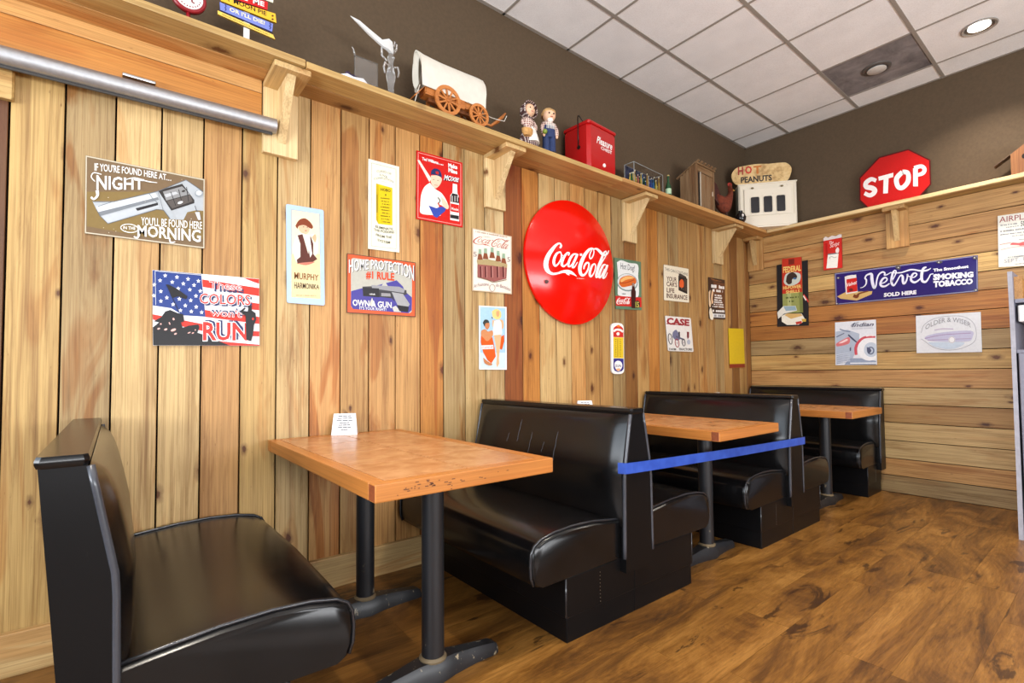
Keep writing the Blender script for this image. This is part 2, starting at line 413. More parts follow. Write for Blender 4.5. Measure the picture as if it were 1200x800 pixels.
# walls behind the camera, with window openings for the daylight
wf = MB(); wf.box(X0-.12, X0, Y0-.1, .02, -.05, .82); wf.box(X0-.12, X0, Y0-.1, .02, 3.1, HC+.05)
wf.box(X0-.12, X0, -.45, .02, .82, 3.1); wf.box(X0-.12, X0, Y0-.1, -4.45, .82, 3.1)
struct(obj('wall_front', wf, CREAM, loc=(0, 0, 0)))
wr = MB(); wr.box(X0-.1, XB+.1, Y0-.12, Y0, -.05, .8); wr.box(X0-.1, XB+.1, Y0-.12, Y0, 2.8, HC+.05)
wr.box(X0-.1, -.9, Y0-.12, Y0, .8, 2.8); wr.box(4.1, XB+.1, Y0-.12, Y0, .8, 2.8)
struct(obj('wall_right', wr, CREAM, loc=(0, 0, 0)))
FRAMEM = plain('bronze_window_frame', rgb(58, 52, 48), .4, .5)
win = MB()
for yy in (-4.45, -3.1, -1.8, -.45): win.box(X0-.08, X0-.03, yy-.03, yy+.03, .82, 3.1)
for zz in (.82, 3.1): win.box(X0-.08, X0-.03, -4.45, -.45, zz-.03, zz+.03)
struct(obj('window_1', win, FRAMEM, loc=(0, 0, 0)))
win = MB()
for xx in (-.9, .75, 2.4, 4.1): win.box(xx-.03, xx+.03, Y0-.08, Y0-.03, .8, 2.8)
for zz in (.8, 2.8): win.box(-.9, 4.1, Y0-.08, Y0-.03, zz-.03, zz+.03)
struct(obj('window_2', win, FRAMEM, loc=(0, 0, 0)))

# ================================================================== WALL SHELVES
SZ, ST = 2.475, .03
sh = thing('wall_shelf', 'long pine shelf on triangular brackets above the upright boards', 'shelf', (0, 0, SZ))
sc_ = [pc('y', .8), pc('h', .7), pc('y', .9), pc('n', .9), pc('h', .8), pc('n', .9)]
for q, (xa, xb_) in enumerate(((-2.3, .655), (.658, 2.9), (2.903, XB-.001))):
    dz = -.004 if q == 1 else 0
    obj('shelf_board', MB().box(xa, xb_, -.262, -.132, dz, ST+dz, bev=.003), PINE_X, sh, (0, 0, 0), color=sc_[q*2])
    obj('shelf_board', MB().box(xa, xb_, -.129, PW-.001, dz, ST+dz, bev=.003), PINE_X, sh, (0, 0, 0), color=sc_[q*2+1])
def bracket_left(x, par):
    b = obj('bracket', MB().box(x, x+.158, -.034, -.0022, -.345, -.0302, bev=.003), PINE_Z, par, (0, 0, 0), color=pc('w', 1.2))
    obj('arm', MB().box(x, x+.158, -.245, -.0022, -.03, -.0045, bev=.003), PINE_Y, b, (0, 0, 0), color=pc('p', 1.0))
    obj('gusset', MB().prism([(-.0345, -.285), (-.0345, -.0305), (-.21, -.0305), (-.19, -.055)], x+.062, x+.100, 0), PINE_Z, b, (0, 0, 0), color=pc('w', 1.2))
for bx_ in (.527, 1.826, 3.2, 4.583): bracket_left(bx_, sh)
sb = thing('wall_shelf', 'narrow pine shelf with two brackets above the level boards', 'shelf', (XB, 0, SZ))
obj('shelf_board', MB().box(-.132, PW-.001, -3.2, -.264, 0, ST, bev=.003), PINE_Y, sb, (0, 0, 0), color=pc('y', .9))
obj('front_lip', MB().box(-.146, -.1325, -3.2, -.264, .004, ST+.004, bev=.002), PINE_Y, sb, (0, 0, 0), color=pc('w', 1.0))
def bracket_back(y, par):
    b = obj('bracket', MB().box(-.034, -.0022, y-.158, y, -.345, -.0302, bev=.003), PINE_Z, par, (0, 0, 0), color=pc('n', 1.0))
    obj('arm', MB().box(-.13, -.0022, y-.158, y, -.03, -.0005, bev=.003), PINE_X, b, (0, 0, 0), color=pc('n', .9))
    obj('gusset', MB().prism([(-.0345, -.285), (-.0345, -.0305), (-.115, -.0305), (-.10, -.055)], y-.098, y-.060, 1), PINE_Z, b, (0, 0, 0), color=pc('p', 1.1))
bracket_back(-1.235, sb); bracket_back(-.005, sb)

# roller blind tube
tb = thing('roller_blind', 'silver roller blind tube mounted under the shelf boards', 'blind', (-2.0, -.065, 2.25))
obj('tube', MB().tube([(-.3, 0, -.06), (2.575, 0, 0)], 0.034, 24), plain('brushed_aluminium', rgb(176, 176, 178), .5, .85, wear=.1, scale=60), tb, smooth=50)
obj('hem_bar', MB().tube([(-.3, .004, -.098), (2.56, .004, -.038)], .007, 6), plain('blind_hem', rgb(60, 58, 56), .5), tb)
obj('clip', MB().box(2.0, 2.11, -.01, .04, .034, .044, bev=.002), CHROME, tb)
# ================================================================== BOOTHS
def m_leather():
    t = NT('black_vinyl'); t.set(.34, spec=.4)
    v = t.coords((1, 1, 1)); n = t.noise(v, 420, 3); n2 = t.noise(v, 9, 3)
    t.link(t.ramp(n2, [(.3, (.0035, .0034, .0036)), (.7, (.006, .0058, .0062))]), t.b.inputs['Base Color'])
    t.link(t.ramp(n2, [(.3, (.215, .215, .215)), (.7, (.23, .23, .23))]), t.b.inputs['Roughness'])
    t.bump(n, .05, .0004); return t.m
LEATHER = m_leather()
def m_vinyl2():
    t = NT('scuffed_black_vinyl'); t.set(.32, spec=.2)
    v = t.coords((1, 1, 1)); n = t.noise(v, 260, 4); sc = t.noise(t.coords((1, 1, .35)), 34, 5, .7, .4)
    t.link(t.mix(t.ramp(sc, [(.66, (0, 0, 0)), (.76, (.5, .5, .5))]), (.0042, .0041, .0046, 1), (.03, .03, .035, 1)), t.b.inputs['Base Color'])
    t.bump(n, .12, .0008); return t.m
SCUFF = m_vinyl2()
PIPING = plain('glossy_black_piping', (.02, .021, .025, 1), .2, spec=.7)
WELT = plain('painted_sheen_welt', (.05, .054, .066, 1), .25, spec=.6)  # base colour lifted to blue-grey, painting in the strip's reflection of the window
TACKM = plain('tack_metal', rgb(190, 188, 180), .35, 1.0)

def core_d(z):                       # half thickness of the backrest frame at height z
    if z >= .63: return .040+(.885-z)/(.885-.63)*.048
    return .088+(.63-z)/.38*.006
def cushion_d(u, v):
    e = (1-abs(2*u-1)**9)*(1-abs(2*v-1)**7); z = .395+v*(.884-.395)
    return core_d(z)+.004+.034*max(0, e)**.55+.006*math.sin(math.pi*v)
def back_cushion(par, s, yA, yB, w0=.0):
    """padded face of the backrest; s = side it faces (+1 / -1)"""
    NU, NV = 26, 22; g = []
    for j in range(NV+1):
        v = j/NV; z = .395+v*(.884-.395); row = []
        for i in range(NU+1):
            u = i/NU; y = yA+(yB-yA)*u
            d = cushion_d(u, v)
            row.append((s*d, y, z))
        g.append(row)
    mb = MB(); vs = [p for r in g for p in r]; n = NU+1; fs = []
    for j in range(NV):
        for i in range(NU):
            f = (j*n+i, j*n+i+1, (j+1)*n+i+1, (j+1)*n+i); fs.append(f if s < 0 else f[::-1])
    mb.add(vs, fs)
    return obj('backrest_cushion', mb, LEATHER, par, smooth=True)
def seat_profile(D):
    P = [(.06, .262), (D-.035, .256), (D-.014, .268), (D-.002, .30), (D, .345), (D-.004, .385), (D-.018, .412), (D-.05, .430), (D-.12, .444), (D-.22, .450), (D-.34, .446), (.16, .432), (.06, .42)]
    return P
def seat(par, s, yA, yB, D):
    P = seat_profile(D); cx_, cz_ = (D*.5, .34)
    st = [(yA, .93), (yA+s*0+.012*(1 if yB > yA else -1), .985)]
    sg = 1 if yB > yA else -1
    st = [(yA, .014), (yA+sg*.010, .003), (yA+sg*.03, 0), (yA+sg*.2, -.004), ((yA+yB)/2, -.008), (yB-sg*.2, -.004), (yB-sg*.03, 0), (yB-sg*.010, .003), (yB, .014)]
    rings = []
    for y, ins in st:
        r = []
        for d, z in P:
            dd = d-ins if d > D*.8 else d
            zz = z-ins*.9 if z > .36 else z
            r.append((s*dd, y, zz))
        rings.append(r)
    mb = MB(); mb.loft(rings)
    c = obj('seat_cushion', mb, LEATHER, par, smooth=42)
    # piping on both front ends of the cushion
    for y in (yA+sg*.012, yB-sg*.012):
        pts = [(s*(d+(.002 if d > D-.06 else 0)), y, z+(.002 if z > .36 else 0)) for d, z in P[2:]]
        obj('seat_piping', MB().tube(pts, .0055, 6), PIPING, c, smooth=True)
    return c
def half(par, s, D, yF=-1.142, yW=-.022):
    seat(par, s, yF-.004, yW-.006, D)
    BD = D-.175
    # plinth with a recessed kick board
    b = obj('plinth', MB().box(min(s*.0, s*BD), max(s*.0, s*BD), yF, yW, .098, .2555, bev=.004), SCUFF, par)
    obj('kick_board', MB().box(min(s*.0, s*(BD-.006)), max(s*.0, s*(BD-.006)), yF+.004, yW, .0, .0975, bev=.003), SCUFF, par)
    obj('corner_bead', MB().tube([(s*(BD-.002), yF+.002, .1), (s*(BD-.002), yF+.002, .253)], .004, 6), PIPING, b, smooth=True)
    back_cushion(par, s, -1.158, -.03)
    for yy in (-1.168, -.026):
        pts = [(s*(core_d(z)+.004), yy, z) for z in np.linspace(.262, .882, 14)]
        obj('back_piping', MB().tube(pts, .0085, 7), WELT, par, smooth=True)
    # tacks closing the cover
    if s < 0:
        tk = None
        for q in range(9):
            l = (s*(BD-.2), yF-.0008, .112+q*.015)
            if tk is None: o = obj('tack', MB().box(-.0016, .0016, -.0012, .0012, -.0016, .0016), TACKM, par, l); tk = o.data
            else: obj('tack', tk, TACKM, par, l)
    else:
        tk = None
        for q in range(8):
            l = (s*(core_d(.3)+.035), yF-.0048, .268+q*.014)
            if tk is None: o = obj('tack', MB().box(-.0016, .0016, -.0012, .0012, -.0016, .0016), TACKM, par, l); tk = o.data
            else: obj('tack', tk, TACKM, par, l)
def core(par, left, right):
    """backrest frame: left / right = True where a padded face hangs on it, else flat"""
    zs = [.2, .40, .63, .75, .884]
    L_ = [(-core_d(z) if left else -(.038-.055*(.884-z)/.684), z) for z in zs]; R_ = [(core_d(z) if right else .025, z) for z in zs]
    poly = L_+R_[::-1]
    obj('backrest_frame', MB().prism(poly, -1.172, -.024, 1), SCUFF, par)
    xl_ = -.05 if left else -.044; xr_ = .044 if right else .034
    obj('top_cap', MB().box(xl_, xr_, -1.18, -.02, .883, .908, bev=.009), LEATHER, par, smooth=40)
G = 'black vinyl booth benches along the board wall'
b1 = thing('booth_bench', 'single black vinyl booth bench whose tall back stands free by the roller blind', 'bench', (-.085, 0, 0), group=G)
core(b1, False, True); half(b1, 1, .635)
b2 = thing('booth_bench', 'double black vinyl booth bench under the huge round red sign, scratched on its padded back', 'bench', (1.835, 0, 0), group=G)
core(b2, True, True); half(b2, -1, .605); half(b2, 1, .64)
b3 = thing('booth_bench', 'double black vinyl booth bench next to the corner booth, blue tape stuck to its end', 'bench', (3.49, 0, 0), group=G)
core(b3, True, True); half(b3, -1, .622); half(b3, 1, .622)
b4 = thing('booth_bench', 'single black vinyl booth bench with its back against the level boards', 'bench', (5.292, 0, 0), group=G)
core(b4, True, False); half(b4, -1, .522)
# short pale scratches on the padded face of the double bench under the disc sign
SCR = plain('pale_scratch', rgb(120, 122, 132), .5)
for u0, v0, v1 in ((.62, .62, .86), (.53, .52, .74), (.36, .50, .78), (.365, .40, .52), (.44, .55, .66), (.70, .60, .70)):
    pts = []
    for k in range(8):
        v = v0+(v1-v0)*k/7; u = 1-u0+.0015*math.sin(k*1.9+u0*20)+.012*k/7
        pts.append((-(cushion_d(1-u, v)+.0003), -1.158+(-.03+1.158)*(1-u), .395+v*(.884-.395)))
    obj('scratch', MB().tube(pts, [.0003]+[.0006]*6+[.0003], 4), SCR, b2)
# ================================================================== TABLES
toned_dark = plain('worn_dark_edge', rgb(104, 60, 30), .6)
EDGE = wood('oak_edge', 0, rgb(190, 122, 58), contrast=.5, knots=False, heart=.2, rough=.35)
EDGEY = wood('oak_edge_along_y', 1, rgb(190, 122, 58), contrast=.5, knots=False, heart=.2, rough=.35)
ENDG = plain('oak_end_grain', rgb(140, 72, 38), .5, wear=.25, scale=120)
def m_tabletile():
    t = NT('terracotta_table_tile'); t.set(.25, spec=.5)
    n = t.noise(t.coords((1, 1, 1)), 11, 5, .6, .4)
    t.link(t.ramp(n, [(.3, rgb(164, 106, 60)), (.5, rgb(186, 130, 82)), (.72, rgb(204, 152, 104))]), t.b.inputs['Base Color'])
    return t.m
TTILE = m_tabletile()
GROUT = plain('brown_grout', rgb(84, 48, 24), .7)
def m_iron():
    t = NT('black_table_iron'); t.set(.38, spec=.5)
    sc = t.noise(t.coords((1, 1, .5)), 30, 4, .7)
    tc = t.n.new('ShaderNodeTexCoord'); sp = t.n.new('ShaderNodeSeparateXYZ'); t.link(tc.outputs['Object'], sp.inputs[0])
    low = t.math('SUBTRACT', 1.0, t.math('MULTIPLY', sp.outputs[2], 4.0))
    k = t.math('MULTIPLY', t.ramp(sc, [(.62, (0, 0, 0)), (.68, (1, 1, 1))]), t.math('MAXIMUM', low, 0.0))
    t.link(t.mix(k, (.016, .0165, .019, 1), rgb(176, 160, 130)), t.b.inputs['Base Color']); return t.m
IRON = m_iron()
TZ, TT = .766, .05
def table(x0, x1, label, rz=0.0, yF=-1.262):
    xc = (x0+x1)/2; w = (x1-x0)/2; yW = -.028
    t = thing('booth_table', label, 'table', (xc, 0, 0), rz, group='tile-topped booth tables')
    e = .045
    top = obj('tabletop', MB().box(-w+e, w-e, yF+e, yW-e, TZ-.035, TZ-.0045), GROUT, t)
    obj('front_edge', MB().box(-w, w, yF, yF+e-.0005, TZ-TT, TZ, bev=.003), EDGE, top)
    obj('rear_edge', MB().box(-w, w, yW-e+.0005, yW, TZ-TT, TZ, bev=.003), EDGE, top)
    for xa in (-w, w-e+.0005): obj('side_edge', MB().box(xa, xa+e-.0005, yF+e, yW-e, TZ-TT, TZ, bev=.003), EDGEY, top)
    for xa in (-w-.0004, w-.0004): obj('end_grain', MB().box(xa, xa+.0008, yF+.003, yF+e-.003, TZ-TT+.003, TZ-.003), ENDG, top)
    nx, ny = 2, 4; tw = (2*w-2*e)/nx; tl = (yW-yF-2*e)/ny; tm = None
    for i in range(nx):
        for j in range(ny):
            l = (-w+e+i*tw, yF+e+j*tl, TZ-.0044)
            if tm is None:
                o = obj('tile', MB().box(.003, tw-.003, .003, tl-.003, 0, .0042, bev=.002), TTILE, top, l); tm = o.data
            else: obj('tile', tm, TTILE, top, l)
    for yy in (-.985, -.37):
        obj('column', MB().lathe([(.040, .05), (.040, TZ-TT-.012)], (0, 0, 0), 20), IRON, t, (0, yy, 0), smooth=40)
        obj('weld_ring', MB().lathe([(.040, .062), (.048, .064), (.049, .07), (.041, .078)], n=20), plain('worn_ring', rgb(120, 104, 78), .5), t, (0, yy, 0), smooth=40)
        obj('top_plate', MB().box(-.2, .2, yy-.04, yy+.04, TZ-TT-.012, TZ-TT-.0005, bev=.002), IRON, t)
        rings = []
        for xx, hw, h in ((-.275, .012, .022), (-.27, .026, .03), (-.25, .034, .04), (-.16, .034, .052), (-.07, .044, .064), (0, .06, .07), (.07, .044, .064), (.16, .034, .052), (.25, .034, .04), (.27, .026, .03), (.275, .012, .022)):
            rings.append([(xx, -hw, .0), (xx, hw, .0), (xx, hw, h*.55), (xx, hw*.62, h), (xx, -hw*.62, h), (xx, -hw, h*.55)])
        obj('foot', MB().loft(rings), IRON, t, (0, yy, 0), smooth=40)
    return t
t1 = table(.562, 1.232, 'wood-edged tile-topped table between the free-standing bench and the bench below the big red disc')
rw = random.Random(5); wm_ = MB()
for q in range(34):
    xx = -.27+abs(rw.gauss(0, .14)); w_ = rw.uniform(.003, .014); zz = TZ-.024+rw.gauss(0, .007)
    wm_.box(xx, xx+w_, -1.2625, -1.2619, zz-.0012, zz+.0016)
ew = obj('edge_wear', wm_, toned_dark, t1); ew['kind'] = 'stuff'
table(2.372, 3.035, 'wood-edged tile-topped table in the booth closed off by blue tape', yF=-1.262)
table(4.165, 4.84, 'wood-edged tile-topped table in the corner booth', yF=-1.285)
# folded cards on the tables
CARD = plain('white_card', rgb(228, 228, 230), .6, wear=.02)
CINK = ink(78, 82, 92)
def tent_card(x, y, rz, label):
    c = thing('tent_card', label, 'card', (x, y, TZ), rz, group='folded notice cards on the tables')
    mb = MB(); hw, h, d = .062, .105, .038
    for s in (-1, 1):
        mb.add([(-hw, s*d, 0), (hw, s*d, 0), (hw*.86, s*.001, h), (-hw*.86, s*.001, h), (-hw, s*(d-.002), 0), (hw, s*(d-.002), 0), (hw*.86, s*.0002, h-.001), (-hw*.86, s*.0002, h-.001)],
               [(0, 1, 2, 3) if s < 0 else (3, 2, 1, 0), (4, 5, 6, 7), (0, 1, 5, 4), (1, 2, 6, 5), (0, 3, 7, 4)])
    obj('card', mb, CARD, c)
    tx = MB()
    for q in range(7):
        t_ = .9-q*.105; z = h*t_; yv = -(d*(1-t_))-.0022; ww = hw*(.5+.1*((q*37) % 3)-.04*q)
        for a, b in ((-ww, -ww*.35), (-ww*.25, ww*.4), (ww*.5, ww)):
            tx.add([(a, yv-.0008, z-.004), (b, yv-.0008, z-.004), (b, yv+.0007, z), (a, yv+.0007, z)], [(0, 1, 2, 3)])
    obj('printed_lines', tx, CINK, c)
p = onF(404, 508.5, TZ); tent_card(p[0], p[1], -.42, 'white folded card with printed lines on the table by the free-standing bench')
tent_card(2.57, -.16, -.4, 'white folded card on the taped-off table, only its top showing over the bench back')
tent_card(4.33, -.14, -.4, 'white folded card on the corner booth table, only its top showing over the bench back')
# blue tape across the second booth
tape = NT('blue_barrier_tape'); tape.set(.35); tape.b.inputs['Base Color'].default_value = rgb(44, 84, 196)
n = tape.noise(tape.coords((1, 1, 1)), 14, 3); tape.link(tape.ramp(n, [(.3, rgb(34, 66, 160)), (.7, rgb(54, 90, 186))]), tape.b.inputs['Base Color'])
tp = thing('barrier_tape', 'blue plastic tape stretched between the two double benches', 'tape', (1.75, -1.19, .64))
pts = [(1.722, -1.150, .652), (1.735, -1.183, .652), (1.78, -1.187, .651)]+[(1.78+q*(3.585-1.78)/14, -1.187-.001*math.sin(q), .651-.045*q/14-.004*math.sin(math.pi*q/14)) for q in range(1, 15)]
rings = []
for q, (x, y, z) in enumerate(pts):
    hh = .0235; dx, dy = (.0, -1) if q > 1 else (-.8, -.4)
    rings.append([(x+dx*.0006, y+dy*.0006, z-hh), (x+dx*.0006, y+dy*.0006, z+hh), (x-dx*.0006, y-dy*.0006, z+hh), (x-dx*.0006, y-dy*.0006, z-hh)])
obj('tape_strip', MB().loft(rings), tape.m, tp, world=True)
# a worn pale patch on the floor before the double bench
# ================================================================== GREY CABINET at the right edge
GREYP = plain('grey_blue_cabinet_paint', rgb(134, 134, 148), .5, wear=.1)
cb = thing('storage_cabinet', 'grey painted open-topped cabinet with a white drawer beside the level boards', 'cabinet', (4.45, -2.08, 0))
obj('side_panel', MB().prism([(0, 0), (.03, 1.28), (.0, 1.69), (.30, 1.69), (.62, 1.35), (.62, 0)], -.022, 0, 1), GREYP, cb)
obj('edge_strip', MB().prism([(-.004, 0), (.026, 1.28), (-.004, 1.69), (-.0005, 1.69), (.0295, 1.28), (-.0005, 0)], -.022, 0, 1), plain('pale_edge', rgb(168, 168, 178), .5), cb)
obj('side_panel', MB().prism([(0, 0), (.03, 1.28), (.0, 1.69), (.30, 1.69), (.62, 1.35), (.62, 0)], -.66, -.638, 1), GREYP, cb)
obj('top_shelf', MB().box(.035, .62, -.637, -.023, 1.49, 1.515, bev=.003), GREYP, cb)
dr = obj('drawer', MB().box(.05, .5, -.615, -.035, 1.37, 1.475, bev=.006), WHITEP, cb)
obj('drawer_panel', MB().box(.044, .05, -.58, -.075, 1.385, 1.46, bev=.002), WHITEP, dr)
obj('pull', MB().lathe([(.012, .0), (.012, .012), (.018, .018), (.012, .026), (.002, .026)], (.044, -.33, 1.42), 12, axis=0), CHROME, dr, smooth=40)
obj('back_panel', MB().box(.6, .62, -.637, -.023, .08, 1.488), wood('cabinet_ply', 2, rgb(176, 120, 62), knots=False), cb)
obj('upper_gusset', MB().prism([(.05, 1.516), (.6, 1.516), (.05, 1.66)], -.06, -.0225, 1), wood('cabinet_ply_x', 0, rgb(190, 140, 80), knots=False), cb)
obj('lower_shelf', MB().box(.03, .599, -.637, -.023, 1.17, 1.19, bev=.002), GREYP, cb)
dd = obj('door', MB().box(.015, .035, -.636, -.032, .09, 1.168, bev=.004), GREYP, cb)
obj('handle', MB().tube([(.012, -.12, .7), (-.012, -.12, .7), (-.012, -.12, .82), (.012, -.12, .82)], .005, 8), CHROME, dd, smooth=True)
obj('kick_board', MB().box(.03, .05, -.636, -.024, .0, .088), GREYP, cb)
# ================================================================== SIGNS
_TX = {}
def text_mesh(s, bold=0.0, shear=0.0, space=1.0):
    """triangles of a line of text, cap height scaled to 1, x from 0 to 1"""
    key = (s, bold, shear, space)
    if key in _TX: return _TX[key]
    def make(b):
        cu = bpy.data.curves.new('text', 'FONT'); cu.body = b; cu.size = 1; cu.offset = bold; cu.shear = shear
        cu.resolution_u = 2; cu.space_character = space; cu.fill_mode = 'FRONT'
        o = bpy.data.objects.new('text', cu); COL.objects.link(o)
        dg = bpy.context.evaluated_depsgraph_get(); me = bpy.data.meshes.new_from_object(o.evaluated_get(dg))
        v = [(p.co.x, p.co.y) for p in me.vertices]; f = [tuple(p.vertices) for p in me.polygons]
        bpy.data.objects.remove(o); bpy.data.curves.remove(cu); bpy.data.meshes.remove(me); return v, f
    if not hasattr(text_mesh, 'cap'):
        v, f = make('H'); text_mesh.cap = max(p[1] for p in v)
    v, f = make(s)
    x0 = min(p[0] for p in v); x1 = max(p[0] for p in v)
    v = [((p[0]-x0)/(x1-x0), p[1]/text_mesh.cap) for p in v]
    _TX[key] = (v, f); return _TX[key]
def smooth_path(pts, wid, n=5):
    """Catmull-Rom through the points, widths interpolated"""
    P = [np.array(p, float) for p in pts]; W = list(wid) if isinstance(wid, (list, tuple)) else [wid]*len(P)
    if len(P) < 3: return P, W
    out = []; ow = []
    for i in range(len(P)-1):
        a, b, c, d = P[max(i-1, 0)], P[i], P[i+1], P[min(i+2, len(P)-1)]
        for k in range(n):
            t = k/n
            out.append(.5*((2*b)+(c-a)*t+(2*a-5*b+4*c-d)*t*t+(3*b-a-3*c+d)*t**3)); ow.append(W[i]*(1-t)+W[i+1]*t)
    out.append(P[-1]); ow.append(W[-1]); return out, ow
class Sign:
    """a thin printed plate on a wall; art is traced in a zoomed pixel frame and cast on to the plate"""
    def __init__(s, name, label, cat, wall, origin, scale, corners, col, rough=.35, thick=.004, gap=.004, rad=0.0, edge=None, group=None, surf=None, parent=None):
        s.o, s.k, s.wall, s.gap, s.thick = origin, scale, wall, gap, thick
        s.surf = surf; s.nl = 0; s.parts = {}; s.name = name; s.nt = 0
        s.front = gap+thick
        c = [np.array(q, float) for q in corners]; s.c = c
        if rad > 0: poly = s.round(c, rad)
        else: poly = c
        s.poly_px = poly
        pts = [s.P(q, 0) for q in poly]; ctr = np.mean([s.P(q, 0) for q in c], axis=0)
        nrm = np.array([0, 1, 0]) if wall == 'L' else np.array([1, 0, 0])
        n = len(pts); mb = MB()
        vs = [tuple(p) for p in pts]+[tuple(np.array(p)+nrm*thick) for p in pts]
        tri = [tuple(t) for t in tessellate_polygon([[Vector((q[0], q[1], 0)) for q in poly]])]
        mb.add(vs, tri+[tuple(n+i for i in t)[::-1] for t in tri], 0)
        mb.add(vs, [(i, (i+1) % n, n+(i+1) % n, n+i) for i in range(n)], 1)
        s.root = obj(name, mb, [ink(*col, rough), ink(*(edge or tuple(int(q*.6) for q in col)))], world=True, loc=tuple(ctr))
        s.root['_loc'] = tuple(ctr)
        if parent is None: tag(s.root, label, cat, group)
        else:
            s.root.parent = parent; s.root.location = Vector(ctr)-Vector(parent['_loc'])
        s.rough = rough
    @staticmethod
    def round(c, rad, n=5):
        out = []
        for i in range(4):
            p, a, b = c[i], c[i-1], c[(i+1) % 4]
            la, lb = np.linalg.norm(a-p), np.linalg.norm(b-p); q0 = p+(a-p)/la*rad; q1 = p+(b-p)/lb*rad
            for k in range(n+1):
                t = k/n; out.append((1-t)**2*q0+2*t*(1-t)*p+t*t*q1)
        return out
    def px(s, q): return s.o[0]+q[0]*s.k, s.o[1]+q[1]*s.k
    def P(s, q, lift):
        u, v = s.px(q)
        if s.surf: return s.surf(u, v, lift)
        return onL(u, v, -(s.front+lift)) if s.wall == 'L' else onB(u, v, XB-(s.front+lift))
    def _put(s, part, vs, fs, col):
        mb, mats = s.parts.setdefault(part, (MB(), []))
        m = ink(*col, s.rough)
        if m not in mats: mats.append(m)
        s.nl += 1; L = .0004+.00012*s.nl
        if getattr(s, 'xmax', None): vs = [(min(q[0], s.xmax), q[1]) for q in vs]
        mb.add([s.P(q, L) for q in vs], fs, mats.index(m))
    def poly(s, col, pts, part='illustration'):
        s._put(part, pts, [tuple(t) for t in tessellate_polygon([[Vector((q[0], q[1], 0)) for q in pts]])], col); return s
    def blob(s, col, pts, part='illustration', n=4):
        P, _ = smooth_path(list(pts)+[pts[0]], 1, n); return s.poly(col, [tuple(p) for p in P[:-1]], part)
    def quad(s, col, c0, c1, c2, c3, part='illustration'): return s.poly(col, [c0, c1, c2, c3], part)
    def frame(s, col, inset, w, part='border', rad=0):
        c = s.c; ctr = sum(c)/4
        def ins(d):
            out = []
            for i in range(4):
                p, a, b = c[i], c[i-1], c[(i+1) % 4]; ea = (a-p)/np.linalg.norm(a-p); eb = (b-p)/np.linalg.norm(b-p); out.append(p+(ea+eb)*d)
            return s.round(out, rad) if rad else out
        a, b = ins(inset), ins(inset+w); n = len(a)
        s._put(part, [tuple(p) for p in a]+[tuple(p) for p in b], [(i, (i+1) % n, n+(i+1) % n, n+i) for i in range(n)], col); return s
    def fill(s, col, inset, rad=0, part='border'):
        c = s.c; out = []
        for i in range(4):
            p, a, b = c[i], c[i-1], c[(i+1) % 4]; out.append(p+((a-p)/np.linalg.norm(a-p)+(b-p)/np.linalg.norm(b-p))*inset)
        if rad: out = s.round(out, rad)
        return s.poly(col, [tuple(p) for p in out], part)
    def ell(s, col, cx, cy, rx, ry, rot=0, part='illustration', n=20):
        r = math.radians(rot)
        return s.poly(col, [(cx+rx*math.cos(a)*math.cos(r)-ry*math.sin(a)*math.sin(r), cy+rx*math.cos(a)*math.sin(r)+ry*math.sin(a)*math.cos(r)) for a in np.linspace(0, 2*math.pi, n, endpoint=False)], part)
    def ring(s, col, cx, cy, rx, ry, w, part='illustration', rot=0, n=28):
        r = math.radians(rot)
        return s.stroke(col, [(cx+rx*math.cos(a)*math.cos(r)-ry*math.sin(a)*math.sin(r), cy+rx*math.cos(a)*math.sin(r)+ry*math.sin(a)*math.cos(r)) for a in np.linspace(0, 2*math.pi, n)], w, part, 1)
    def stroke(s, col, pts, w, part='illustration', n=5):
        P, W = smooth_path(pts, w, n); vs = []; m = len(P)
        for i in range(m):
            d = P[min(i+1, m-1)]-P[max(i-1, 0)]; L = np.linalg.norm(d); d = d/L if L > 1e-9 else np.array([1, 0.])
            nn = np.array([-d[1], d[0]])*W[i]/2; vs += [tuple(P[i]+nn), tuple(P[i]-nn)]
        s._put(part, vs, [(2*i, 2*i+1, 2*i+3, 2*i+2) for i in range(m-1)], col); return s
    def text(s, col, body, bl, br, h, h2=None, bold=.0, shear=0.0, arc=0.0, part='lettering', space=1.0, outline=None, pinch=0.0):
        """body from baseline-left bl to baseline-right br, cap height h (h2 at the right end) in crop pixels"""
        if outline:
            oc, ow = outline; s.text(oc, body, (bl[0]-ow*.3, bl[1]), (br[0]+ow*.3, br[1]), h, h2, bold+.02+ow*.002, shear, arc, part, space)
        v, f = text_mesh(body, bold, shear, space); h2 = h2 or h; out = []
        for x, y in v:
            px_ = bl[0]+(br[0]-bl[0])*x; py = bl[1]+(br[1]-bl[1])*x-y*(h+(h2-h)*x)*(1-pinch*4*x*(1-x))-arc*4*x*(1-x); out.append((px_, py))
        s.nt += 0 if outline == 0 else 1; s._put(part+('#%d' % s.nt), out, f, col); return s
    def micro(s, col, a, b, h, seed=0, part='small_print', fillr=.72):
        """a line of print too small to read: short dashes"""
        rnd = random.Random(seed); t = 0; vs = []; fs = []; a = np.array(a, float); b = np.array(b, float); L = np.linalg.norm(b-a)
        while t < L:
            w = h*rnd.uniform(.35, .9); e = min(L, t+w*fillr)
            p0 = a+(b-a)*t/L; p1 = a+(b-a)*e/L; hh = h*rnd.uniform(.75, 1.0); o = len(vs)
            vs += [tuple(p0), tuple(p1), (p1[0], p1[1]-hh), (p0[0], p0[1]-hh)]; fs.append((o, o+1, o+2, o+3)); t += w+(h*.6 if rnd.random() < .2 else 0)
        s._put(part, vs, fs, col); return s
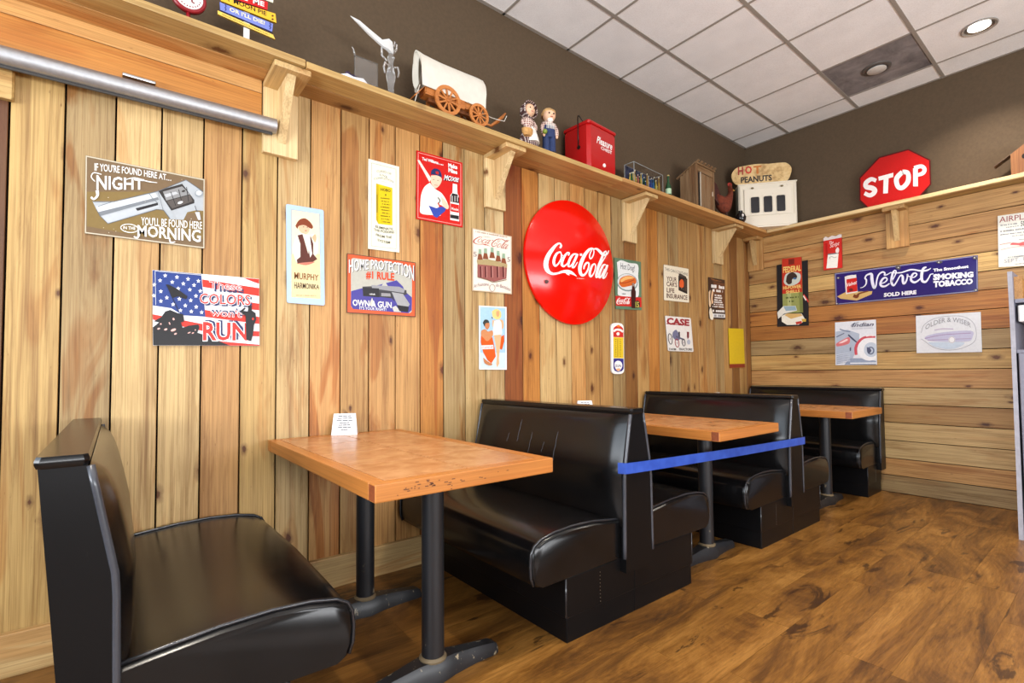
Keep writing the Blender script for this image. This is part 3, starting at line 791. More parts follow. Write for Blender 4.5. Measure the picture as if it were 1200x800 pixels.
    def logo(s, col, strokes, quad, part='lettering'):
        """strokes in unit coordinates placed in the crop quad (bl, br, tr, tl)"""
        bl, br, tr, tl = [np.array(q, float) for q in quad]; hh = np.linalg.norm(tl-bl)
        for pts, w in strokes:
            P = [bl+(br-bl)*x+(tl-bl)*y*(1-x)+(tr-br)*y*x for x, y in pts]; s.stroke(col, [tuple(p) for p in P], [q*hh for q in w], part)
        return s
    def done(s):
        for part, (mb, mats) in s.parts.items():
            o = obj(part.split('#')[0], mb, mats, s.root, world=True)
            if o.name.startswith(('small_print', 'wear')): o['kind'] = 'stuff'
        return s.root
WHITE = (240, 238, 232); BLACK = (28, 26, 28); RED = (206, 32, 26); CREAMC = (240, 232, 204)

# ---- script wordmark strokes (points and widths traced from the big disc)
CC = [([(318, 150), (337, 115), (325, 80), (290, 75), (240, 112), (180, 185), (122, 275), (88, 370), (82, 450), (105, 520), (150, 565), (210, 583), (290, 570), (370, 545), (450, 545), (510, 565), (560, 595), (597, 625)], [28, 30, 24, 28, 42, 60, 72, 80, 78, 70, 48, 36, 32, 42, 62, 50, 25, 4]),
      ([(425, 570), (455, 588), (476, 604)], [30, 26, 8]),
      ([(325, 214), (268, 240), (228, 310), (214, 395), (238, 447), (285, 418), (326, 350), (345, 275), (325, 214)], [18, 34, 44, 44, 34, 24, 19, 18, 18]),
      ([(330, 285), (372, 272)], [14, 12]),
      ([(455, 275), (472, 238), (442, 230), (392, 290), (356, 370), (350, 430), (378, 456), (425, 425), (468, 370)], [26, 22, 24, 38, 42, 42, 30, 18, 12]),
      ([(595, 250), (542, 258), (492, 320), (462, 400), (460, 452), (492, 452), (532, 400), (578, 300)], [20, 32, 40, 40, 34, 24, 18, 18]),
      ([(612, 248), (572, 340), (532, 430), (532, 472), (562, 465), (612, 385)], [36, 40, 40, 34, 20, 10]),
      ([(650, 262), (688, 262)], [36, 36]),
      ([(880, 170), (886, 222), (866, 288), (832, 330), (812, 300), (826, 232), (862, 165)], [14, 18, 20, 20, 20, 18, 14]),
      ([(882, 162), (840, 160), (790, 192), (730, 270), (682, 370), (652, 470), (657, 560), (690, 605), (735, 590), (782, 520), (802, 440), (796, 402), (762, 400), (727, 450), (716, 505)], [18, 34, 46, 56, 60, 60, 54, 44, 32, 26, 26, 26, 30, 30, 18]),
      ([(880, 168), (930, 165), (980, 205), (1030, 255), (1075, 265), (1115, 235), (1137, 190)], [20, 34, 46, 46, 38, 28, 6]),
      ([(900, 412), (860, 440), (826, 520), (816, 590), (832, 626), (866, 600), (900, 530), (914, 450), (900, 412)], [18, 32, 40, 40, 32, 22, 18, 18, 18]),
      ([(1092, 200), (1050, 235), (1010, 340), (960, 470), (932, 580), (928, 635), (958, 628)], [22, 32, 45, 48, 45, 38, 18]),
      ([(1092, 200), (1086, 275), (1032, 370), (985, 460)], [16, 18, 18, 14]),
      ([(1085, 428), (1042, 440), (996, 530), (972, 615), (988, 645), (1018, 600), (1064, 500)], [22, 34, 40, 40, 30, 20, 18]),
      ([(1112, 430), (1082, 520), (1046, 610), (1042, 652), (1076, 635), (1112, 560)], [36, 40, 40, 32, 22, 10])]
def rectify(strokes, org, k):
    pts = [[onL(org[0]+x*k, org[1]+y*k) for x, y in p] for p, w in strokes]
    xs = [q[0] for p in pts for q in p]; zs = [q[2] for p in pts for q in p]; x0, x1, z0, z1 = min(xs), max(xs), min(zs), max(zs)
    return [([((q[0]-x0)/(x1-x0), (q[2]-z0)/(z1-z0)) for q in p], [v/590.0 for v in w]) for p, (_, w) in zip(pts, strokes)]
CCU = rectify(CC, (634, 280), .07)

# ---- 1 the big round red disc
BX, BZ, BR, BH = 2.602, 1.872, .452, .085
SR = (BR*BR+BH*BH)/(2*BH); SC = np.array([BX, -.03-BH+SR, BZ])
def dome(u, v, lift):
    d = ray(u, v); d = d/np.linalg.norm(d); oc = CAMP-SC; b = d@oc; c = oc@oc-(SR+lift+.0012)**2
    return CAMP+d*(-b-math.sqrt(max(0, b*b-c)))
REDE = NT('red_enamel'); REDE.set(.16, spec=.4, coat=.0)
REDE.link(REDE.ramp(REDE.noise(REDE.coords((1, 1, 1)), 4, 3), [(.3, rgb(222, 12, 2)), (.7, rgb(232, 18, 4))]), REDE.b.inputs['Base Color'])
disc = thing('round_sign', 'huge domed red enamel disc sign with white script lettering', 'sign', (BX, 0, BZ))
prof = [(BR*.9, -.0035), (BR, -.006), (BR+.004, -.018), (BR+.001, -.029)]
for q in range(1, 15):
    a = q/14; r = BR*(1-a); prof.append((max(r, .002), -.03-(math.sqrt(SR*SR-r*r)-(SR-BH))))
obj('dome', MB().lathe(prof, n=72, axis=1), REDE.m, disc, smooth=50)
class Dome(Sign):
    def __init__(s):
        s.o, s.k = (634, 280), .07; s.surf = dome; s.nl = 0; s.parts = {}; s.root = disc; s.rough = .3; s.nt = 0
dm = Dome()
for p_, w_ in CC: dm.stroke((250, 246, 244), p_, w_, 'lettering', 8)
dm.micro((240, 200, 190), (600, 665), (728, 670), 14, 3, 'small_print')
dm.blob((70, 20, 14), [(60, 690), (95, 680), (130, 700), (120, 735), (90, 750), (65, 735)], 'chip')
dm.done()

# ---- 2 revolver sign
s = Sign('tin_sign', 'brown weathered tin sign with a silver revolver and white lettering', 'sign', 'L', (95, 175), .15, [(35, 45), (968, 232), (965, 775), (28, 655)], (118, 96, 70), edge=(190, 180, 160))
s.poly((128, 106, 62), [(45, 330), (960, 330), (960, 700), (600, 700), (45, 600)], 'border')
s.frame((196, 186, 164), 2, 9)
s.poly((172, 177, 181), [(90, 405), (255, 405), (530, 340), (600, 325), (820, 235), (900, 290), (955, 330), (955, 480), (900, 475), (830, 490), (800, 550), (700, 545), (640, 470), (590, 465), (210, 580), (150, 520), (120, 470)])
s.poly((204, 209, 212), [(120, 440), (580, 340), (600, 375), (130, 490)])
s.poly((120, 125, 130), [(135, 490), (600, 372), (610, 392), (145, 522)])
s.poly((182, 187, 191), [(150, 525), (600, 410), (610, 450), (205, 575)])
s.poly((44, 42, 44), [(425, 460), (600, 415), (602, 435), (440, 480)])
s.poly((52, 48, 46), [(602, 322), (790, 268), (885, 395), (885, 420), (705, 478)])
s.poly((140, 140, 140), [(640, 330), (790, 288), (850, 350), (665, 400)])
s.poly((88, 82, 78), [(668, 405), (852, 355), (872, 405), (712, 462)])
s.poly((186, 188, 190), [(650, 352), (740, 330), (760, 345), (665, 375)])
s.stroke((96, 100, 106), [(120, 470), (150, 520), (210, 580), (590, 468), (645, 475), (700, 548)], 5, 'outline', 1); s.stroke((96, 100, 106), [(95, 408), (255, 408), (530, 342), (602, 326), (820, 238), (900, 292), (955, 332)], 5, 'outline', 1)
s.stroke((120, 126, 132), [(255, 405), (130, 445)], 5, 'outline', 1); s.stroke((110, 116, 122), [(530, 342), (560, 385), (600, 420)], 5, 'outline', 1); s.stroke((130, 134, 140), [(600, 325), (640, 470)], 5, 'outline', 1)
for q in range(3): s.stroke((44, 42, 44), [(700+q*62, 330-q*18), (740+q*50, 440-q*16)], 5, 'outline', 1)
s.ell((206, 206, 208), 775, 415, 22, 10, -18, 'outline'); s.ell((60, 56, 54), 800, 325, 14, 8, -18, 'outline')
s.poly((170, 176, 180), [(655, 470), (705, 480), (740, 545), (700, 545)], 'outline'); s.stroke((96, 100, 106), [(890, 440), (905, 480), (930, 495)], 6, 'outline')
s.ell((150, 156, 160), 920, 345, 32, 28); s.ell((214, 218, 220), 920, 340, 22, 18)
s.poly((118, 96, 70), [(815, 520), (850, 495), (930, 500), (945, 540), (930, 560), (820, 560)])
s.poly((205, 210, 214), [(890, 490), (925, 490), (935, 550), (915, 550)])
s.text(WHITE, "IF YOU'RE FOUND HERE AT", (105, 165), (665, 240), 58, 46, .01, arc=8); s.micro(WHITE, (665, 240), (705, 246), 8, 2)
s.text(WHITE, 'NIGHT', (120, 312), (490, 312), 110, 78, .02)
s.stroke(WHITE, [(125, 320), (128, 360), (100, 388), (78, 372)], [26, 20, 14, 16], 'flourish#1')
s.stroke(WHITE, [(108, 250), (80, 215), (100, 182), (160, 195)], [6, 8, 8, 6], 'flourish#2')
s.stroke(WHITE, [(352, 235), (420, 222), (520, 250), (595, 260)], [5, 8, 8, 4], 'flourish#3')
s.text(WHITE, "YOU'LL BE FOUND HERE", (470, 590), (945, 622), 62, 56, .012)
s.text(WHITE, 'MORNING', (440, 672), (935, 722), 80, 92, .022)
s.stroke(WHITE, [(455, 660), (440, 690), (412, 680)], [16, 14, 10], 'flourish#4')
s.stroke(WHITE, [(690, 690), (700, 725), (735, 722)], [12, 12, 8], 'flourish#5')
s.ring(WHITE, 378, 616, 68, 32, 6, 'flourish#9', 6); s.text(WHITE, 'IN THE', (330, 622), (425, 628), 24, None, .01)
for q in range(26): s.ell((206, 196, 172), random.uniform(60, 940), random.uniform(120, 660) if q % 2 else random.uniform(610, 660), random.uniform(2, 6), random.uniform(2, 4), part='wear', n=6)
s.done()

# ---- 3 flag sign
s = Sign('tin_sign', 'flag-patterned tin sign with black soldier silhouettes and red lettering', 'sign', 'L', (170, 310), .1275, [(68, 48), (1048, 130), (1052, 745), (72, 742)], (240, 240, 244), edge=(60, 60, 70))
R2 = (214, 52, 38)
for a, b, c_, d in (((525, 135), (1048, 215), (1048, 290), (530, 205)), ((960, 345), (1049, 358), (1049, 420), (960, 410)), ((548, 415), (1050, 480), (1050, 545), (550, 480)), ((70, 455), (530, 545), (530, 610), (72, 505)), ((960, 610), (1050, 612), (1050, 660), (960, 655)), ((520, 690), (1051, 735), (1051, 744), (520, 742)), ((900, 120), (1047, 132), (1047, 175), (1000, 160))): s.poly(R2, [a, b, c_, d], 'stripes')
s.poly((40, 62, 130), [(70, 50), (515, 88), (555, 478), (350, 465), (240, 400), (72, 375)], 'canton')
def star(cx, cy, r): s.poly((244, 244, 248), [(cx+(r if i % 2 == 0 else r*.45)*math.sin(i*math.pi/5), cy-(r if i % 2 == 0 else r*.45)*math.cos(i*math.pi/5)) for i in range(10)], 'stars')
for cx, cy in ((185, 100), (293, 115), (395, 132), (490, 150), (138, 145), (250, 160), (352, 175), (450, 188), (145, 245), (305, 220), (412, 230), (508, 242), (200, 303), (315, 315), (468, 288), (145, 335), (420, 328), (258, 365), (370, 376), (470, 388), (325, 420), (425, 430), (520, 438), (85, 185), (80, 285)): star(cx, cy, 21)
s.stroke((200, 205, 215), [(92, 58), (98, 370)], 5, 'stars'); s.stroke((200, 205, 215), [(92, 58), (515, 96)], 5, 'stars')
s.poly(BLACK, [(190, 182), (215, 182), (300, 225), (390, 290), (378, 318), (300, 290), (258, 305), (240, 290), (215, 225)], 'silhouettes')
s.stroke(BLACK, [(205, 200), (310, 430)], 6, 'silhouettes', 1)
s.poly(BLACK, [(75, 740), (72, 575), (130, 530), (80, 520), (150, 480), (185, 430), (230, 415), (300, 445), (350, 455), (360, 520), (330, 530), (345, 580), (400, 560), (490, 548), (500, 575), (480, 625), (530, 640), (640, 690), (780, 742)], 'silhouettes')
for cx, cy, rx, ry in ((262, 500, 9, 12), (225, 540, 6, 14), (190, 595, 16, 9), (260, 600, 26, 12), (280, 635, 14, 8), (125, 588, 14, 8), (145, 545, 8, 8), (405, 625, 16, 5), (440, 628, 12, 5), (462, 600, 6, 6)): s.ell((238, 180, 170), cx, cy, rx, ry, -20, 'silhouettes', 8)
D = (38, 48, 92)
def colors_line(b, bl, br, h, h2, dx, dy, bold):
    s.text(D, b, (bl[0]+dx, bl[1]+dy), (br[0]+dx, br[1]+dy), h, h2, bold+.02); s.text((250, 248, 248), b, (bl[0]-3, bl[1]), (br[0]+3, br[1]), h, h2, bold+.035); s.text((216, 48, 40), b, bl, br, h, h2, bold)
colors_line('These', (592, 218), (890, 238), 72, 62, 18, 24, .0)
colors_line('COLORS', (502, 355), (968, 372), 92, 92, 16, 14, .01)
colors_line("won't", (600, 468), (888, 486), 62, 62, 10, -14, .0)
colors_line('RUN', (532, 690), (945, 690), 160, 150, 20, -14, .03)
s.poly(BLACK, [(945, 378), (965, 372), (982, 385), (980, 420), (1015, 445), (1022, 500), (1000, 560), (992, 640), (975, 702), (930, 690), (925, 560), (925, 470), (880, 440), (875, 425), (915, 392), (925, 402), (905, 425), (945, 430), (950, 405)], 'silhouettes')
s.ell(R2, 992, 498, 9, 12, part='silhouettes', n=8)
s.done()

# ---- 4 harmonica sign
s = Sign('tin_sign', 'tall pale blue-bordered sign of a boy in a hat playing harmonica', 'sign', 'L', (325, 230), .1687, [(60, 52), (322, 95), (330, 758), (66, 738)], (178, 202, 234), rad=14, edge=(150, 150, 160))
s.poly((240, 228, 190), [(98, 92), (293, 122), (300, 712), (98, 700)], 'border'); s.stroke((150, 150, 150), [(98, 92), (293, 122), (300, 712), (98, 700), (98, 92)], 3, 'border', 1)
s.poly((228, 210, 160), [(98, 400), (297, 400), (300, 712), (98, 700)], 'border')
s.blob((225, 185, 150), [(150, 200), (180, 180), (220, 200), (222, 240), (195, 265), (165, 250), (148, 225)])
s.blob((130, 62, 34), [(125, 205), (150, 165), (190, 152), (225, 175), (248, 210), (235, 225), (190, 200), (150, 205), (140, 225)])
s.blob((236, 226, 208), [(135, 270), (170, 255), (215, 270), (262, 262), (285, 330), (275, 400), (240, 420), (160, 440), (135, 460), (112, 400), (105, 350)])
s.poly((92, 48, 38), [(140, 270), (175, 262), (215, 400), (230, 270), (250, 330), (250, 400), (278, 435), (240, 460), (140, 470), (135, 440), (160, 420), (160, 330)])
s.poly((238, 232, 220), [(180, 262), (225, 270), (242, 400), (228, 425), (215, 340)])
s.blob((216, 176, 136), [(240, 285), (262, 262), (272, 290), (262, 320)]); s.blob((200, 120, 100), [(135, 465), (200, 458), (262, 455), (200, 478)])
s.ell((60, 40, 30), 182, 212, 5, 3, n=8); s.ell((60, 40, 30), 208, 214, 5, 3, n=8); s.ell((176, 90, 70), 198, 238, 8, 3, n=8)
s.text((134, 82, 40), 'MURPHY', (118, 572), (286, 585), 46, 40, .012); s.text((74, 48, 32), 'HARMONIKA', (118, 638), (290, 645), 44, 32, .008); s.micro((190, 170, 130), (130, 690), (270, 694), 8, 5)
s.done()

# ---- 5 yellow carton sign
s = Sign('tin_sign', 'tall cream sign with a yellow carton in the middle', 'sign', 'L', (425, 180), .15, [(45, 40), (285, 102), (287, 772), (42, 742)], (244, 240, 216), edge=(190, 180, 150))
s.frame((150, 150, 140), 24, 3)
for b, y, x0, x1, arc in (('CURED OF', 145, 108, 225, 8), ('LIVE', 172, 135, 195, 4), ('COMPLETION', 205, 88, 240, 16)): s.text((112, 112, 96), b, (x0, y), (x1, y+24), 16, None, 0, arc=arc)
s.micro((170, 170, 150), (150, 218), (188, 226), 5, 1)
s.poly((226, 196, 20), [(105, 232), (232, 268), (232, 560), (122, 548), (105, 515)]); s.poly((196, 166, 14), [(105, 232), (124, 238), (122, 548), (105, 515)])
s.text((70, 58, 20), 'HOBO', (140, 288), (218, 300), 20, None, .03); s.ell((90, 74, 20), 180, 322, 5, 9, n=8)
for q in range(9): s.micro((110, 90, 20), (140+6*(q % 3), 350+q*23), (215-6*(q % 2), 358+q*23), 9, q)
s.stroke((120, 100, 20), [(113, 320), (113, 460)], 5)
for b, y, x0, x1 in (('ELIMINATE', 575, 100, 236), ('THE POISONS', 600, 86, 246), ('FROM THE', 640, 104, 228), ('SYSTEM', 680, 116, 214)): s.text((104, 104, 88), b, (x0, y), (x1, y+22), 19, None, .012, arc=-6)
s.done()

# ---- 6 handgun sign
s = Sign('tin_sign', 'orange-bordered tin sign with a grey pistol on purple and white lettering', 'sign', 'L', (400, 290), .10626, [(62, 62), (822, 165), (820, 765), (60, 718)], (212, 92, 52), edge=(70, 50, 40))
s.frame((80, 60, 50), 0, 7); s.poly((186, 184, 172), Sign.round([np.array(q, float) for q in ((106, 110), (780, 205), (778, 725), (106, 670))], 40), 'border')
s.poly((76, 70, 150), [(108, 480), (200, 455), (420, 410), (610, 360), (680, 430), (700, 480), (778, 550), (776, 690), (740, 722), (130, 676), (106, 640)])
s.poly((190, 188, 180), [(430, 440), (480, 372), (510, 420), (560, 450)]); s.poly((200, 198, 190), [(300, 640), (340, 550), (370, 650)]); s.poly((200, 198, 190), [(560, 660), (600, 640), (660, 712), (580, 706)])
s.poly((70, 68, 72), [(232, 430), (470, 420), (560, 440), (718, 470), (722, 520), (600, 530), (420, 545), (240, 535)])
s.poly((150, 150, 154), [(330, 412), (640, 432), (700, 462), (690, 500), (560, 480), (340, 450)])
s.poly((46, 44, 48), [(235, 440), (415, 450), (420, 548), (242, 532)]); s.poly((60, 58, 62), [(420, 480), (560, 490), (590, 600), (560, 560), (430, 545)]); s.poly((150, 148, 150), [(440, 500), (540, 505), (545, 540), (440, 535)])
s.poly((162, 162, 164), [(555, 490), (680, 510), (755, 625), (740, 650), (620, 635)]); s.poly((40, 38, 42), [(612, 632), (745, 652), (735, 712), (640, 700)])
s.micro((200, 200, 200), (310, 520), (375, 524), 18, 4, 'illustration')
s.text((40, 30, 40), 'HOME PROTECTION', (90, 285), (808, 372), 145, 165, .0, arc=78, pinch=.36); s.text((248, 246, 244), 'HOME PROTECTION', (84, 278), (800, 364), 147, 167, .008, arc=78, pinch=.36)
s.text((216, 74, 36), '#1 RULE', (272, 335), (585, 362), 78, 78, .035)
s.text(WHITE, 'OWN A GUN', (125, 638), (555, 665), 66, 62, .025); s.text((225, 225, 232), "IT'S YOUR RIGHT!", (200, 680), (495, 698), 30, None, .02)
s.done()

# ---- 7 ball player sign
s = Sign('tin_sign', 'red tin sign of a batter in a blue cap with a bottle', 'sign', 'L', (480, 170), .125, [(65, 48), (495, 165), (497, 772), (62, 690)], (206, 30, 24), edge=(150, 30, 26))
s.frame((246, 170, 160), 14, 5)
s.poly((246, 232, 214), [(72, 140), (92, 140), (205, 315), (185, 345)])
s.blob((244, 240, 226), [(190, 352), (240, 410), (300, 450), (345, 520), (365, 580), (350, 600), (290, 560), (270, 600), (290, 660), (210, 655), (106, 638), (100, 560), (110, 460), (140, 390)])
s.blob((236, 204, 176), [(200, 285), (260, 285), (302, 315), (285, 370), (245, 405), (215, 380), (198, 340)])
s.blob((34, 48, 96), [(200, 280), (205, 240), (240, 218), (285, 240), (302, 300), (270, 288), (220, 275)]); s.blob((190, 40, 40), [(245, 245), (272, 250), (270, 275), (248, 268)])
s.poly((54, 74, 168), [(178, 565), (250, 590), (300, 575), (345, 590), (330, 620), (255, 682), (225, 665)])
s.blob((238, 206, 176), [(295, 480), (335, 520), (368, 575), (350, 600), (310, 560)]); s.stroke((60, 50, 50), [(265, 490), (285, 520), (270, 545)], 9); s.stroke((200, 40, 40), [(265, 540), (285, 575)], 12)
for cx in (225, 265): s.ell((80, 50, 40), cx, 322+(cx-225)*.2, 7, 3, n=8)
s.stroke((170, 90, 80), [(232, 372), (262, 378)], 4)
s.poly((240, 240, 236), [(405, 360), (445, 368), (448, 450), (462, 480), (465, 715), (380, 700), (382, 470), (402, 445)]); s.poly((34, 30, 32), [(400, 450), (450, 462), (465, 500), (462, 545), (385, 530), (386, 480)]); s.poly((206, 30, 24), [(384, 545), (462, 560), (462, 635), (384, 620)]); s.poly((34, 30, 32), [(382, 648), (462, 662), (462, 698), (382, 682)])
for x in (400, 425, 448): s.stroke((230, 226, 222), [(x, 475), (x, 530)], 6)
s.text(WHITE, 'Moxie', (392, 605), (456, 615), 24, None, .02)
s.text((250, 246, 244), 'Ted Williams', (118, 138), (268, 178), 26, None, .04); s.micro(WHITE, (272, 182), (318, 192), 10, 3)
s.text((250, 246, 244), 'Make', (362, 205), (448, 225), 36, None, .045); s.text((250, 246, 244), 'Mine', (364, 250), (448, 272), 36, None, .045)
s.text((34, 30, 40), 'MOXIE', (326, 330), (470, 350), 52, 34, .03, .35); s.text((250, 250, 252), 'MOXIE', (320, 326), (466, 346), 52, 34, .02, .35)
s.done()

# ---- 8 six bottles sign
s = Sign('tin_sign', 'cream tin sign of bottles in a carrier with red script lettering', 'sign', 'L', (545, 260), .1126, [(75, 62), (485, 150), (487, 752), (75, 715)], (238, 230, 214), edge=(170, 140, 110))
s.frame((205, 180, 150), 0, 10)
s.logo((176, 66, 52), CCU, ((90, 222), (458, 300), (462, 185), (92, 132)))
s.micro((190, 160, 140), (108, 105), (440, 165), 14, 8); s.micro((180, 180, 160), (185, 152), (265, 165), 9, 9)
for cx, cy in ((155, 280), (213, 272), (282, 262), (345, 298), (402, 325)):
    s.poly((150, 176, 150), [(cx-14, cy), (cx+14, cy+3), (cx+16, cy+55), (cx-16, cy+50)]); s.poly((136, 78, 52), [(cx-16, cy+50), (cx+16, cy+55), (cx+30, cy+115), (cx-28, cy+112)])
s.poly((176, 156, 112), [(122, 395), (235, 388), (300, 400), (440, 440), (436, 480), (300, 455), (130, 440)])
s.poly((150, 90, 84), [(130, 440), (300, 455), (436, 478), (430, 590), (300, 622), (250, 605), (130, 570)])
for x in (160, 210, 270, 335, 395): s.stroke((96, 46, 46), [(x, 462), (x+4, 575)], 14); s.stroke((206, 150, 140), [(x+16, 462), (x+18, 580)], 5)
s.stroke((120, 90, 60), [(132, 572), (250, 608), (300, 626), (432, 600)], 6)
s.text((150, 130, 130), '5', (88, 358), (122, 362), 52, None, .0); s.text((150, 130, 130), '5', (440, 412), (470, 416), 50, None, .0)
s.text((150, 120, 130), 'At Fountains', (90, 690), (245, 665), 36, None, .0, .2, 12); s.text((150, 120, 130), 'In Bottles', (325, 672), (470, 720), 36, None, .0, .2, 8); s.ring((160, 130, 130), 284, 685, 28, 36, 5)
s.done()

# ---- 9 bathers sign
s = Sign('tin_sign', 'small blue and white sign of two bathers with orange towels', 'sign', 'L', (550, 350), .1125, [(100, 70), (388, 85), (390, 738), (103, 735)], (240, 244, 246), edge=(190, 190, 190))
s.fill((168, 204, 226), 12); s.poly((206, 222, 230), [(114, 560), (378, 560), (378, 726), (115, 722)], 'border')
s.blob((232, 206, 130), [(235, 130), (280, 105), (325, 130), (330, 190), (290, 215), (245, 190)]); s.blob((224, 160, 112), [(282, 130), (310, 128), (312, 170), (296, 190), (280, 165)])
s.blob((228, 178, 134), [(240, 220), (262, 225), (345, 220), (358, 290), (340, 315), (335, 250), (320, 240), (320, 300), (255, 300), (240, 270)])
s.blob((246, 244, 238), [(258, 232), (320, 225), (335, 300), (335, 370), (250, 378), (250, 300)])
s.poly((220, 90, 30), [(320, 400), (362, 375), (365, 440), (340, 530), (312, 520)])
s.poly((230, 180, 136), [(256, 378), (334, 372), (318, 520), (308, 620), (312, 672), (290, 715), (280, 680), (288, 600), (280, 520)])
s.poly((222, 92, 34), [(122, 380), (240, 400), (262, 500), (275, 600), (230, 672), (190, 640), (145, 560), (118, 450)])
s.blob((206, 138, 92), [(125, 330), (165, 315), (195, 340), (240, 330), (245, 380), (190, 440), (150, 410), (122, 375)]); s.blob((196, 128, 84), [(160, 255), (200, 240), (212, 280), (190, 320), (165, 300)]); s.blob((60, 66, 62), [(140, 250), (160, 218), (195, 222), (205, 250), (170, 255), (160, 290)])
s.poly((240, 236, 236), [(122, 485), (250, 480), (252, 522), (124, 526)]); s.logo((200, 60, 60), CCU, ((130, 518), (246, 514), (246, 488), (130, 492)))
s.blob((196, 128, 84), [(145, 610), (190, 650), (240, 680), (215, 695), (160, 670)]); s.ell((60, 50, 50), 238, 198, 5, 12, -20, n=8)
s.done()

# ---- 10 hot dog sign
s = Sign('tin_sign', 'green hot dog sign with a red script band beside the huge red disc', 'sign', 'L', (715, 295), .09375, [(52, 70), (385, 125), (395, 728), (70, 712)], (92, 122, 96), edge=(70, 90, 70))
s.blob((224, 226, 224), [(85, 130), (140, 105), (240, 140), (330, 150), (355, 200), (350, 300), (360, 420), (350, 560), (250, 560), (110, 545), (95, 480), (100, 330)])
s.ell((120, 140, 140), 215, 382, 132, 112, 12); s.ell((214, 216, 216), 215, 376, 122, 100, 12)
s.blob((206, 100, 40), [(110, 400), (130, 330), (220, 295), (290, 310), (325, 350), (315, 400), (230, 430), (150, 440)]); s.blob((234, 178, 108), [(128, 350), (200, 305), (280, 312), (290, 330), (200, 350), (140, 380)]); s.stroke((150, 60, 30), [(125, 388), (200, 385), (300, 350)], 9)
s.text((70, 70, 76), 'Hot Dog!', (130, 212), (308, 240), 80, 70, .0, .08); s.micro((70, 70, 76), (148, 530), (192, 532), 14, 4)
s.poly((196, 38, 34), [(65, 548), (390, 570), (394, 692), (72, 672)]); s.logo((246, 236, 232), CCU, ((85, 652), (250, 665), (250, 575), (85, 562)))
s.poly((60, 26, 24), [(276, 390), (302, 390), (308, 460), (322, 500), (316, 705), (268, 702), (262, 500), (274, 460)]); s.poly((150, 130, 120), [(278, 390), (300, 390), (300, 430), (280, 430)])
s.ell((38, 44, 34), 340, 655, 34, 48); s.text((214, 200, 90), '15', (318, 690), (360, 694), 66, None, .02)
s.done()

# ---- 11 thermometer
th = Sign('thermometer', 'white rounded thermometer sign with red, yellow and blue bands', 'thermometer', 'L', (710, 370), .09375, [(65, 85), (222, 92), (230, 725), (72, 728)], (240, 238, 234), rad=60, edge=(200, 196, 190), thick=.012)
th.poly((200, 48, 40), [(92, 180), (100, 145), (130, 125), (185, 128), (212, 150), (218, 190), (220, 268), (94, 264)], 'bands'); th.stroke((240, 232, 226), [(98, 195), (130, 172), (180, 176), (215, 200)], 26, 'bands'); th.ell((240, 226, 220), 152, 225, 20, 22, part='bands'); th.blob((230, 120, 40), [(130, 125), (160, 112), (180, 130), (160, 145)], 'bands')
th.poly((222, 190, 44), [(94, 266), (220, 270), (222, 530), (96, 526)], 'bands'); th.poly((52, 48, 128), [(96, 530), (222, 534), (222, 660), (200, 690), (150, 702), (110, 685), (96, 650)], 'bands')
th.blob((238, 236, 234), [(108, 620), (115, 580), (150, 560), (190, 575), (206, 620), (190, 665), (155, 692), (125, 665)], 'bands'); th.text((60, 60, 110), 'SUN', (120, 638), (192, 640), 30, None, .02); th.blob((236, 170, 120), [(125, 668), (155, 655), (185, 665), (155, 690)], 'bands')
th.stroke((150, 120, 40), [(148, 285), (149, 512)], 7, 'scale', 1)
for q in range(9): th.micro((80, 60, 20), (116, 300+q*26), (132, 301+q*26), 10, q, 'scale'); th.micro((120, 100, 30), (172, 300+q*26), (190, 301+q*26), 10, q+9, 'scale')
th.done()

# ---- 12 car insurance sign
s = Sign('tin_sign', 'cream oil-can sign reading your car\'s life insurance', 'sign', 'L', (772, 300), .1, [(58, 98), (350, 150), (355, 545), (62, 515)], (226, 216, 192), edge=(160, 150, 130), rad=10)
DK = (84, 44, 34)
s.text((90, 84, 84), 'THIS CAN CONTAINS', (72, 168), (340, 232), 36, 34, .0)
for b, y, x0, x1 in (('YOUR', 290, 92, 210), ("CAR'S", 350, 92, 214), ('LIFE', 422, 94, 184), ('INSURANCE', 488, 92, 335)): s.text(DK, b, (x0, y), (x1, y+(x1-x0)*.1), 54, 50, .018)
s.poly((40, 34, 32), [(230, 230), (335, 265), (335, 445), (232, 400)]); s.poly((70, 62, 58), [(235, 205), (255, 205), (320, 240), (325, 262), (235, 232)]); s.poly((70, 58, 50), [(296, 270), (330, 275), (330, 420), (300, 400)])
s.blob((214, 92, 44), [(245, 290), (270, 270), (292, 300), (290, 360), (265, 370), (242, 350)]); s.micro((120, 120, 110), (262, 385), (290, 395), 14, 2)
s.done()

# ---- 13 dark pin-up sign
s = Sign('tin_sign', 'narrow dark brown sign with rows of white print and a pale leg', 'sign', 'L', (772, 300), .1, [(582, 245), (775, 280), (780, 742), (590, 730)], (66, 46, 36), edge=(50, 36, 28))
for q in range(8): s.micro((150, 100, 60), (610+q*4, 262+q*2), (640+q*14, 300), 6, q)
s.poly((104, 66, 42), [(640, 300), (776, 320), (778, 640), (650, 600)], 'border')
for a, b, h, e in (((615, 368), (768, 388), 40, 1), ((630, 415), (750, 428), 30, 2), ((655, 465), (735, 475), 18, 3), ((655, 492), (742, 502), 18, 4), ((650, 520), (735, 528), 16, 5), ((650, 545), (745, 552), 16, 6), ((642, 570), (758, 578), 16, 7), ((630, 596), (765, 604), 16, 8), ((632, 652), (770, 660), 30, 9)): s.micro((232, 228, 222), a, b, h, e, fillr=.9)
s.poly((216, 216, 214), [(622, 670), (778, 680), (778, 722), (626, 715)]); s.micro((120, 120, 124), (650, 708), (760, 714), 26, 3)
